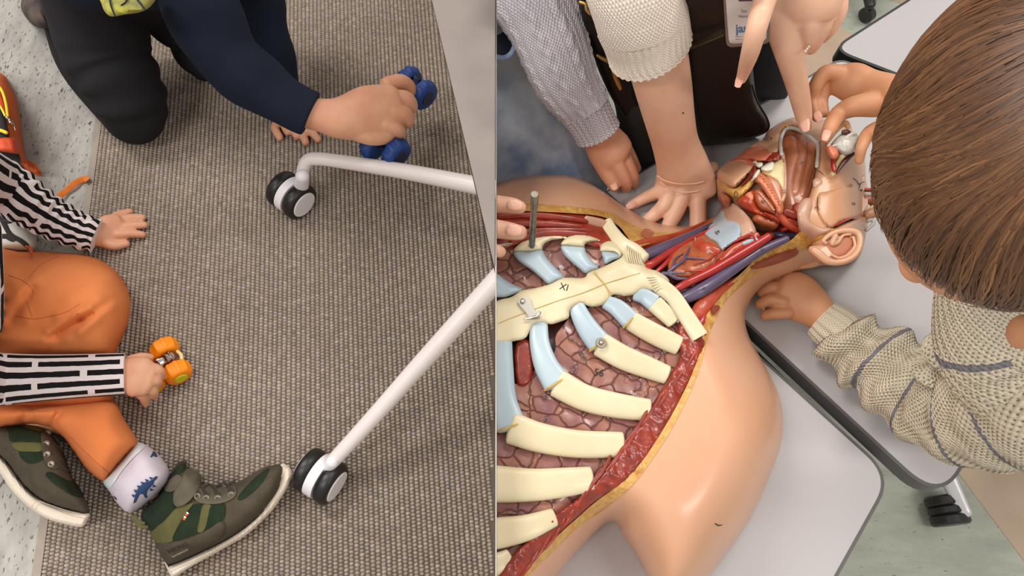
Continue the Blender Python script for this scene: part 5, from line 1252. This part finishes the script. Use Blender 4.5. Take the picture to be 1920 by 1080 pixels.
# ================================================================ people round the tables
SIDE = 'R'
def nail(x, y, z, w, l, ang, par, m_='nail'):
    dx, dy = math.cos(ang) * l / 2, math.sin(ang) * l / 2
    obj('nail', sweep([(x - dx, y - dy, z, w), (x, y, z + .0006, w * 1.05), (x + dx, y + dy, z, w * .8)], seg=12, asp=.22, n=10, capf=.6), M[m_], par)
def cable(U, V_):
    c = U * 2 * math.pi / .030
    r = .0022 * np.abs(np.sin(U * 230)) 
    cb = .0036 * np.clip(np.cos(c), 0, 1) * (.75 + .25 * np.sin(V_ * 300 + 1.5 * np.sign(np.sin(c * .5))))
    return cb + r * (np.cos(c) < 0) * .6 + .003 * np.sin(V_ * 45 + U * 20)
rib_ = lambda k, a: (lambda U, V_: a * np.sin(U * k))
grey_knit = knit('grey_cable_knit', (176, 172, 178), (190, 186, 190), (126, 122, 128), 260, 190, .5)
cream_knit = knit('cream_open_knit', (238, 227, 214), (228, 217, 204), (176, 160, 142), 260, 230, .6)
cream_rib = knit('cream_ribbing', (236, 228, 214), (226, 218, 204), (206, 194, 176), 300, 220, .4)
beige_knit = knit('beige_crochet_knit', (212, 203, 182), (198, 189, 168), (120, 108, 88), 170, 170, 1.0, stripe=(.060, .085, (124, 124, 132)))
beige_rib = knit('beige_ribbing', (212, 203, 182), (198, 189, 168), (150, 138, 116), 330, 180, .5)

# --- person in grey cable sweater and jeans
p1 = thing('person', (.10, 1.0, 0), 'person in grey cable-knit sweater and blue jeans at the far table edge', 'person')
obj('body', body(join(
    sweep([(985, -60, .98, 90), (1020, 60, .93, 80), (1075, 160, .87, 70), (1110, 225, .82, 68), (1128, 258, .795, 74), (1142, 280, .785, 84, .5), (1152, 292, .78, 80, .5)], asp=.8, seg=26, n=50),
    sweep([(1112, 270, .785, 30), (1122, 300, .775, 28), (1137, 328, .762, 25), (1151, 350, .75, 20)], seg=14),
    sweep([(1146, 290, .78, 32), (1160, 315, .77, 29), (1172, 338, .755, 24), (1174, 352, .735, 20)], seg=14),
    sweep([(1165, 284, .775, 30), (1178, 308, .765, 26), (1187, 328, .75, 22), (1190, 345, .73, 18)], seg=14),
    sweep([(1172, 276, .77, 26), (1184, 296, .758, 22), (1194, 316, .74, 18)], seg=14),
    sweep([(.09, .95, .98, .07), (.10, 1.0, 1.1, .10), (.12, 1.08, 1.35, .10)], world=True, seg=20),
    sweep([tuple(P(985, -60, .98)) + (.035,), (.10, .95, 1.1, .06), (.12, 1.02, 1.2, .08)], world=True, seg=20)), .002, 4), M['skin_adult'], p1)
nail(1150, 347, .758, 13, 14, math.radians(65), p1)
jw = []
jeans = lambda U, V_: .003 * np.sin(V_ * 60 + 2 * np.sin(U * 9)) + .002 * np.sin(V_ * 25)
obj('jeans', join(
    sweep([(.02, .90, 1.0, .13), (.055, .82, .92, .135), (.085, .74, .80, .125), (.10, .70, .62, .11), (.11, .80, .45, .09), (.11, .90, .1, .075), (.11, .92, .0, .07)], world=True, seg=60, n=120, disp=jeans),
    sweep([(.30, 1.1, .95, .08), (.24, 1.0, .7, .09), (.22, 1.02, .4, .08), (.22, 1.04, 0, .07)], world=True, seg=30, n=30)) if False else
    sweep([(900, -60, .90, 150), (925, 60, .86, 170), (955, 180, .81, 205), (985, 290, .74, 240), (1005, 370, .66, 262), (1010, 440, .50, 230), (1010, 500, .25, 190), (1005, 530, .0, 160)], asp=.5, seg=60, n=120, disp=jeans), M['denim'], p1)
obj('pocket_edge', sweep([(928, 106, .925, 9), (945, 108, .925, 9), (958, 100, .925, 9), (966, 84, .922, 9)], seg=12, asp=.5), M['denim'], p1, label='jeans pocket edge')
obj('pocket', sweep([(915, 88, .915, 34), (940, 84, .915, 40), (955, 70, .915, 30)], seg=16, asp=.5), M['denim_dark'], p1)
obj('sleeve', sweep([(965, -70, .99, 165), (1000, 5, .965, 148), (1033, 80, .93, 130), (1066, 150, .895, 112), (1096, 203, .86, 98)], asp=.8, seg=150, n=220, cap='flat', disp=cable), grey_knit, p1, label='grey cable-knit sleeve')
obj('cuff', sweep([(1092, 198, .862, 96), (1104, 218, .848, 88), (1116, 240, .832, 84), (1121, 250, .825, 86)], asp=.8, seg=150, n=60, cap='flat', disp=lambda U, V_: .0012 * np.sin(U * 900)), grey_knit, p1, label='ribbed grey cuff')

# --- person in cream sweater with leather bag
p2 = thing('person', (.33, .95, 0), 'person in cream knit sweater, one palm on the table, the other hand pointing', 'person')
zt = T
obj('body', body(join(
    sweep([(1180, -90, 1.08, 130), (1205, 0, 1.04, 124), (1228, 90, .98, 116), (1243, 160, .93, 106), (1256, 225, .87, 92), (1266, 268, .825, 86), (1279, 310, .785, 96, .7), (1284, 340, .762, 112, .45), (1284, 360, .752, 116, .35)], asp=.82, seg=36, n=70),
    sweep([(1252, 338, .760, 34), (1236, 358, .750, 27), (1209, 371, T + .016, 23), (1182, 386, T + .010, 18)], seg=16),
    sweep([(1262, 352, .758, 34), (1246, 384, .750, 29), (1228, 402, T + .018, 26), (1200, 424, T + .012, 20)], seg=16),
    sweep([(1280, 360, .758, 36), (1270, 392, .748, 30), (1256, 418, T + .020, 28), (1244, 444, T + .012, 22)], seg=16),
    sweep([(1306, 352, .758, 38), (1308, 385, .748, 32), (1308, 415, T + .020, 30), (1302, 444, T + .012, 24)], seg=16),
    sweep([(1296, 335, .768, 46), (1318, 328, .755, 30), (1337, 314, .745, 22)], seg=16),
    # pointing hand
    sweep([(1490, -150, 1.08, 130), (1492, -60, 1.05, 175, .55), (1495, 0, 1.03, 165, .5), (1490, 30, 1.015, 130, .5)], seg=30, n=30),
    sweep([(1446, -60, 1.085, 76), (1436, -10, 1.088, 46), (1419, 50, 1.080, 40), (1406, 100, 1.05, 34), (1390, 148, .985, 20)], seg=18, n=30),
    sweep([(1455, -20, 1.03, 84), (1466, 40, 1.01, 66), (1480, 100, .98, 52), (1495, 160, .94, 41), (1506, 212, .90, 32), (1510, 236, .886, 24)], seg=20, n=36),
    sweep([(1505, 0, 1.025, 60), (1518, 40, 1.020, 42), (1516, 72, 1.000, 36), (1508, 88, 0.980, 30)], seg=16),
    sweep([(1535, -10, 1.025, 54), (1544, 36, 1.017, 38), (1530, 72, 0.995, 32), (1520, 90, 0.975, 26)], seg=16),
    sweep([(1565, -20, 1.025, 50), (1571, 20, 1.017, 34), (1556, 52, 1.000, 29), (1542, 70, 0.980, 24)], seg=16),
    sweep([tuple(P(1180, -90, 1.08)) + (.045,), (.20, .98, 1.2, .06), (.30, 1.05, 1.3, .10), (.42, .98, 1.2, .06), tuple(P(1490, -150, 1.08)) + (.04,)], world=True, seg=20)), .0018, 4), M['skin_pink'], p2)
nail(1386, 152, .994, 14, 20, math.radians(108), p2)
nail(1509, 232, .899, 17, 24, math.radians(80), p2)
for x, y, a_ in ((1183, 385, 150),):
    nail(x, y, T + .020, 12, 14, math.radians(a_), p2)
obj('mole', ell(P(1281, 212, .925), (.0012, .0012, .001), 10), M['ink_green'], p2)
rg = obj('ring', lathe([(.0098, -.0012), (.0108, -.0012), (.0108, .0012), (.0098, .0012)], P(1514, 83, .985), unit(np.array([-.2, -.9, -.5])), 30), M['silver'], p2, 40, label='thin silver ring with small stones')
for i in range(5):
    obj('stone', ell(P(1510 + i * 3.2, 96 - i * 4.2, 1.0), (.0016, .0016, .0014), 8), M['tooth'], rg)
# sleeve: open knit then ribbed cuff
obj('sleeve', sweep([(1172, -80, 1.085, 190), (1186, -30, 1.07, 180), (1196, 10, 1.05, 172), (1204, 40, 1.03, 170)], asp=.85, seg=120, n=60, cap='flat', disp=lambda U, V_: .0003 * np.sin(U * 628) * np.sin(V_ * 534)), cream_knit, p2, label='cream open-knit sleeve')
obj('cuff', sweep([(1202, 34, 1.032, 169), (1210, 60, 1.012, 162), (1216, 84, .995, 156), (1218, 90, .99, 158)], asp=.85, seg=200, n=50, cap='flat', disp=lambda U, V_: .0010 * np.sin(U * 800)), cream_rib, p2, label='ribbed cream cuff')
obj('lower_body', body(join(
    sweep([(.20, .96, 1.12, .10), (.205, .92, .95, .085), (.205, .86, .78, .07), (.21, .84, .5, .07), (.21, .86, 0, .06)], world=True, seg=30, n=50),
    sweep([(.42, .93, 1.12, .115), (.43, .90, .95, .11), (.43, .86, .74, .09), (.42, .86, .4, .08), (.42, .88, 0, .07)], world=True, seg=30, n=50),
    sweep([(.18, .98, 1.10, .09), (.32, .98, 1.12, .11), (.46, .97, 1.10, .10)], world=True, seg=30, n=20),
    sweep([(.22, .98, .92, .08), (.32, .98, .92, .10), (.44, .97, .92, .09)], world=True, seg=30, n=20)), .006, 3) if False else
    join(sweep([(1124, -60, .97, 60), (1143, 40, .92, 70), (1166, 120, .86, 76), (1194, 210, .79, 80), (1216, 300, .68, 80), (1220, 350, .5, 76), (1210, 420, .1, 70)], seg=40, n=60, disp=lambda U, V_: .003 * np.sin(V_ * 50 + U * 20)),
         sweep([(1330, -120, .99, 330), (1330, 0, .89, 300), (1330, 80, .80, 270), (1335, 150, .70, 230), (1335, 190, .5, 200), (1300, 260, 0, 160)], seg=40, n=60, asp=.35)), M['jacket'], p2, label='black-green coat and trousers')
obj('navy_skirt', sweep([(1425, -60, 1.02, 130), (1430, 40, .92, 124), (1432, 120, .82, 110), (1436, 165, .74, 84), (1420, 200, .55, 80)], seg=30, n=40, asp=.4), M['navy_dark'], p2, label='dark navy cloth beside the bag')
jk = obj('coat_edge', relief([(1078, -20), (1084, 6), (1093, 40), (1105, 80), (1117, 118), (1128, 146), (1150, 190), (1185, 240), (1200, 268), (1236, 300), (1232, 270), (1200, 190), (1168, 110), (1120, 20), (1108, -20)], lambda x, y: 1.0 - .0009 * np.asarray(y, float), step=6, thick=.012, loc=(.006, 14), noise=(.0015, .08)), M['leather'], p2, label='green-black leather coat front')
obj('buckle', sweep([(x, y, z_, 7) for x, y, z_ in ((1088, 4, 1.012), (1098, 8, 1.012), (1100, 18, 1.008), (1108, 26, 1.004), (1118, 24, 1.0), (1120, 14, 1.0))], seg=10, n=30), M['gold'], jk, label='brass strap buckle')
obj('zip', sweep([(1120, 104, .918, 6), (1132, 111, .913, 7), (1148, 118, .907, 7), (1168, 122, .90, 6)], seg=8), M['gold'], jk)
obj('zip_pull', sweep([(1143, 116, .914, 9), (1148, 122, .912, 8), (1152, 140, .896, 8), (1158, 154, .884, 9), (1164, 168, .874, 6)], seg=10, asp=.4), M['gold'], jk, label='brass zip pull')
# handbag
bz = lambda x, y: T + .045 + (268 - np.asarray(y, float)) * .00108
bg = thing('handbag', (.37, .78, T), 'black leather bag with brass zip hanging at the table edge', 'bag')
BG = [(1276, -30), (1360, -40), (1398, -30), (1408, 40), (1412, 130), (1420, 190), (1438, 222), (1442, 240), (1428, 252), (1396, 262), (1350, 270), (1316, 273), (1302, 268), (1296, 230), (1284, 150), (1278, 60)]
def bzz(x, y):
    return np.maximum(bz(x, y) - .012 * np.exp(-((np.asarray(y, float) - 268) / 30) ** 2), T + .012)
bb = obj('bag_body', relief(BG, bzz, off=-.016, step=6, thick=.03, loc=(.022, 22), noise=(.0012, .06)), M['leather'], bg)
zl = [(1280, 92), (1300, 84), (1325, 74), (1352, 62)]
obj('zip_tape', sweep([(x, y, bz(x, y) + .016, 16) for x, y in zl], seg=10, asp=.15), M['bag_black'], bb)
for i in range(26):
    t_ = i / 25; x = 1281 + 72 * t_; y = 91.5 - 29 * t_
    obj('zip_tooth', sweep([(x - 2.2, y - 4.5, bz(x, y) + .018, 1.8), (x + 2.2, y + 4.5, bz(x, y) + .018, 1.8)], seg=5, n=3), M['gold'], bb)
obj('piping', sweep([(x, y, bz(x, y) + .002, 4) for x, y in ((1410, 160), (1420, 190), (1438, 222), (1441, 240), (1428, 251), (1396, 261))], seg=8), M['leather'], bb)
# badge on its holder
bd = thing('name_badge', P(1398, 40, 1.01), 'clear-edged name badge with blue lettering hanging before the black bag', 'badge')
bf = lambda x, y: 1.085 - .0008 * np.asarray(y, float)
obj('holder', relief(rounded([(1354, -40), (1446, -48), (1443, 82), (1362, 90)], 12, 5), bf, step=6, thick=.003, smooth=False), M['badge_rim'], bd, label='brown-grey rim')
cd = obj('card', relief(rounded([(1358, -40), (1440, -46), (1437, 77), (1367, 83)], 8, 5), bf, off=.0008, step=8, thick=.001, smooth=False), M['badge_white'], bd)
writing('Sus', 1395, 21, 8, math.radians(-3), bf, .0012, M['badge_grey'], cd)
writing('Nurs', 1393, 31, 8, math.radians(-3), bf, .0012, M['badge_grey'], cd)
writing('jar', 1391, 54, 22, math.radians(-4), bf, .0012, M['badge_blue'], cd, bold=True)
obj('print_block', relief([(1384, -6), (1412, -8), (1412, 2), (1385, 3)], bf, off=.0012, step=4, thick=.0006, smooth=False), M['badge_purple'], cd)
for yy in (69, 74):
    obj('print_line', sweep([(1380, yy, float(bf(0, yy)) + .0012, 1.2), (1412, yy - 2, float(bf(0, yy)) + .0012, 1.2)], seg=4, n=4), M['badge_grey'], cd)

# --- hand at the left edge holding the model
p3 = thing('person', P(940, 420, .90), 'person at the left, only pink fingertips resting on the model beside the pin', 'person')
obj('body', body(join(
    sweep([(880, 378, .902, 40), (935, 383, .905, 34), (962, 386, .905, 31), (974, 389, .903, 26)], seg=18),
    sweep([(880, 425, .905, 44), (935, 430, .905, 36), (960, 434, .905, 33), (975, 436, .903, 28)], seg=18),
    sweep([(880, 470, .902, 36), (925, 470, .902, 28), (938, 472, .900, 22)], seg=18),
    sweep([(800, 420, .93, 130), (870, 425, .91, 130, .35)], seg=20)), .0015, 3), M['skin_pink'], p3)
nail(966, 385, .9165, 18, 20, math.radians(8), p3)
nail(965, 432, .9175, 20, 20, math.radians(8), p3)

# --- child with brown hair
p4 = thing('person', (1.24, .38, 0), 'brown-haired child in beige striped knit sweater leaning over the model', 'person')
HC = P(1948, 258, 1.235); hr = .078
fc = P(1835, 385, 1.17)
obj('body', body(join(
    ell(fc, (.060, .070, .062), 40),
    ell(HC + np.array([.0, 0, -.01]), (.07, .082, .07), 40),
    ell(P(1918, 622, 1.15), (.007, .012, .015), 16),                     # ear
    ell(P(1716, 452, 1.12), (.012, .012, .013), 16),                    # nose, turned down to the model
    ell(P(1715, 500, 1.105), (.012, .014, .008), 14),
    sweep([tuple(P(1960, 380, 1.18)) + (.035,), tuple(P(2040, 450, 1.10)) + (.035,), (.62, .27, .98, .06), (.72, .27, .86, .08), (.85, .28, .75, .08)], world=True, seg=24, n=30),
    # left hand flat beside the model
    sweep([(1800, 720, .80, 80), (1680, 690, .775, 62), (1590, 635, .760, 56), (1548, 598, .752, 60), (1522, 576, .748, 76, .6), (1492, 556, T + .026, 92, .42), (1470, 548, T + .024, 84, .4)], asp=.75, seg=30, n=60),
    sweep([(1478, 524, T + .024, 26), (1456, 518, T + .020, 24), (1436, 526, T + .012, 20)], seg=14),
    sweep([(1472, 544, T + .024, 27), (1446, 538, T + .020, 25), (1428, 548, T + .012, 20)], seg=14),
    sweep([(1470, 566, T + .024, 27), (1446, 562, T + .020, 25), (1425, 570, T + .012, 20)], seg=14),
    sweep([(1478, 586, T + .022, 25), (1454, 588, T + .018, 23), (1434, 592, T + .011, 19)], seg=14),
    sweep([(1520, 550, T + .024, 30), (1512, 532, T + .018, 24), (1496, 520, T + .012, 20)], seg=14),
    # right hand with the eye piece
    sweep([(1760, 230, .96, 80), (1680, 180, .93, 70), (1630, 165, .915, 68, .8), (1598, 155, .91, 74, .6), (1574, 150, .905, 60, .6)], seg=26, n=40),
    sweep([(1580, 140, .912, 36), (1550, 136, .912, 30), (1530, 160, .90, 27), (1524, 190, .885, 24), (1532, 220, .886, 19)], seg=16, n=30),
    sweep([(1580, 150, .900, 34), (1552, 158, .895, 28), (1541, 185, .885, 24), (1546, 212, .886, 18)], seg=16, n=30),
    sweep([(1640, 195, .92, 50), (1600, 200, .915, 40), (1572, 214, .905, 32), (1556, 240, .915, 27), (1548, 258, .908, 20)], seg=16, n=30),
    sweep([(1660, 240, .91, 40), (1630, 250, .90, 28), (1616, 275, .905, 22), (1611, 300, .895, 18)], seg=16, n=30),
    sweep([tuple(P(1760, 230, .96)) + (.026,), (.58, .33, 1.0, .03), (.60, .22, .98, .035), (.64, .27, .95, .05)], world=True, seg=16)), .0018, 4), M['skin_tan'], p4)
for x, y in ((1700, 455), (1745, 500)):
    obj('eye', ell(P(x, y, 1.115), (.008, .008, .006), 14), M['tooth'], p4)
obj('mouth', ell(P(1722, 505, 1.10), (.010, .004, .004), 12), M['lip'], p4)
nail(1534, 219, .897, 13, 15, math.radians(70), p4)
nail(1549, 254, .920, 14, 16, math.radians(110), p4)
# sweater with rolls and stripes
def rolls(U, V_):
    return .0075 * np.sin(V_ * 150 + 1.6 * np.sin(U * 24)) * np.clip(1.2 - V_ / .17, .18, 1) + .0010 * np.sin(U * 940) * np.sin(V_ * 940) + .004 * np.sin(U * 22 + V_ * 18)
obj('sleeve', sweep([(1572, 620, .760, 92), (1594, 640, .764, 118), (1640, 672, .775, 138), (1690, 712, .79, 160), (1745, 750, .81, 185), (1810, 775, .845, 210), (1890, 770, .90, 230), (1990, 740, .96, 250), (2080, 690, .97, 230), (2140, 640, .96, 180)], asp=.72, seg=260, n=420, cap='flat', disp=rolls), beige_knit, p4, label='beige sleeve with grey stripes, pushed into rolls')
obj('cuff', sweep([(1541, 597, .755, 74), (1556, 609, .757, 82), (1574, 622, .760, 86), (1584, 630, .762, 84)], asp=.8, seg=220, n=40, cap='flat', disp=lambda U, V_: .0010 * np.sin(U * 560)), beige_rib, p4, label='ribbed beige cuff')
bdy = lambda U, V_: .0010 * np.sin(U * 700) * np.sin(V_ * 800) + .005 * np.sin(U * 28 + V_ * 20)
obj('sweater', join(
    sweep([(1860, 470, 1.02, 150), (1850, 560, .98, 190), (1870, 640, .95, 230), (1930, 690, .93, 270), (2010, 700, .88, 300), (2090, 660, .80, 320)], asp=.8, seg=200, n=240, disp=bdy),
    sweep([(1740, 700, .86, 30), (1780, 660, .90, 60), (1840, 640, .95, 80), (1930, 660, .99, 90), (2040, 700, .98, 100)], asp=.7, seg=120, n=120, disp=rolls),
    sweep([(1800, 720, .88, 40), (1850, 690, .925, 70), (1930, 720, .97, 90), (2040, 760, .96, 100)], asp=.6, seg=120, n=100, disp=bdy)), beige_knit, p4, label='beige knit sweater body with grey stripes')
obj('sleeve', sweep([tuple(P(1745, 228, .957)) + (.032,), (.58, .33, 1.0, .042), (.61, .25, .99, .06), (.66, .27, .93, .085), (.74, .27, .86, .10), (.86, .28, .76, .115)], world=True, seg=160, n=200, disp=bdy), beige_knit, p4, label='beige sleeve and shoulder hidden behind the head')
obj('collar', sweep([tuple(P(2052, 452, 1.085)) + (.040,), (.56, .275, 1.03, .062), (.64, .27, .96, .085)], world=True, seg=90, n=40), beige_rib, p4)
obj('trousers', sweep([(.86, .28, .76, .11), (1.0, .35, .45, .085), (1.24, .38, .0, .07)], world=True, seg=24), M['denim_dark'], p4)
# hair
HM = hair_mat()
vx = unit(np.cross(FW, [0, 0, 1.0])); 
toC = unit(CAM - HC)
ex_ = unit(EX - toC * (EX @ toC)); ey_ = np.cross(toC, ex_)
if ey_ @ UP < 0: ey_ = -ey_
rx, ry, rz = .088, .107, .085
tl = math.radians(-14)
bx = ex_ * math.cos(tl) + ey_ * math.sin(tl); by = -ex_ * math.sin(tl) + ey_ * math.cos(tl)
def hp(d, k=1.0):                       # unit direction in head axes (x right, y up, z to viewer) -> world
    return HC + k * (d[..., 0:1] * rx * bx + d[..., 1:2] * ry * by + d[..., 2:3] * rz * toC)
e = ell((0, 0, 0), 1, 96)
hcap = MD(hp(e.v), e.f)
cap = obj('hair', hcap, HM, p4, label='brown bowl-cut hair')
crown = unit(np.array([.30, .52, .80]))
u1 = unit(np.cross(crown, [0, 0, 1.0])); u2 = np.cross(crown, u1)
V = []; Fc = []; tn_ = []; base = 0
NS = 7500
phi = rng.uniform(0, 2 * math.pi, NS); th0 = rng.uniform(.02, 1.3, NS) ** 1; ln_ = rng.uniform(.5, 1.15, NS)
lift = rng.uniform(1.002, 1.035, NS); tone = rng.uniform(0, 1, NS); npt = 11
clump = np.round(phi * 22) / 22
phi = phi * .75 + clump * .25
s = np.linspace(0, 1, npt)
for i in range(NS):
    th = th0[i] + ln_[i] * s
    ph = phi[i] + .28 * np.sin(th * 2.2 + clump[i] * 3) * .6 + .02 * np.sin(th * 9 + i)
    d = crown * np.cos(th)[:, None] + (u1 * np.cos(ph)[:, None] + u2 * np.sin(ph)[:, None]) * np.sin(th)[:, None]
    keep = d[:, 2].mean() > -.45
    if not keep: continue
    kk = lift[i] + .03 * np.maximum(0, th - 1.55) * (rng.uniform(.2, 1))
    p = hp(d, 1.0) + (kk[:, None] - 1) * (hp(d, 1.0) - HC)
    t = unit(np.gradient(p, axis=0)); nr = unit(p - HC); sd_ = np.cross(t, nr)
    w_ = (.0009 * (1 - .75 * s ** 2))[:, None]
    q = np.stack([p - sd_ * w_, p + nr * w_ * .8, p + sd_ * w_], 1).reshape(-1, 3)
    V.append(q)
    for j in range(npt - 1):
        a = base + j * 3
        Fc += [(a, a + 1, a + 4, a + 3), (a + 1, a + 2, a + 5, a + 4)]
    tn_.append(np.full(npt * 3, tone[i] * .6 + .4 * (math.sin(clump[i] * 57.3) * .5 + .5))); base += npt * 3
me = bpy.data.meshes.new('strands')
me.from_pydata(np.vstack(V).tolist(), [], Fc)
at = me.attributes.new('tone', 'FLOAT', 'POINT'); at.data.foreach_set('value', np.concatenate(tn_).astype(np.float32))
me.polygons.foreach_set('use_smooth', [True] * len(me.polygons))
obj('hair_strands', me, HM, cap, kind='stuff', label='fine brown hair strands')

for ln in ([(1232, 330), (1250, 340), (1275, 345), (1305, 344), (1320, 340)], [(1238, 342), (1262, 357), (1285, 361), (1310, 358)]):
    obj('wrist_crease', sweep([(x, y, .7888 - (y - 330) * .0006, 3) for x, y in ln], seg=8, asp=.6, n=30), M['skin_pink'], p2)
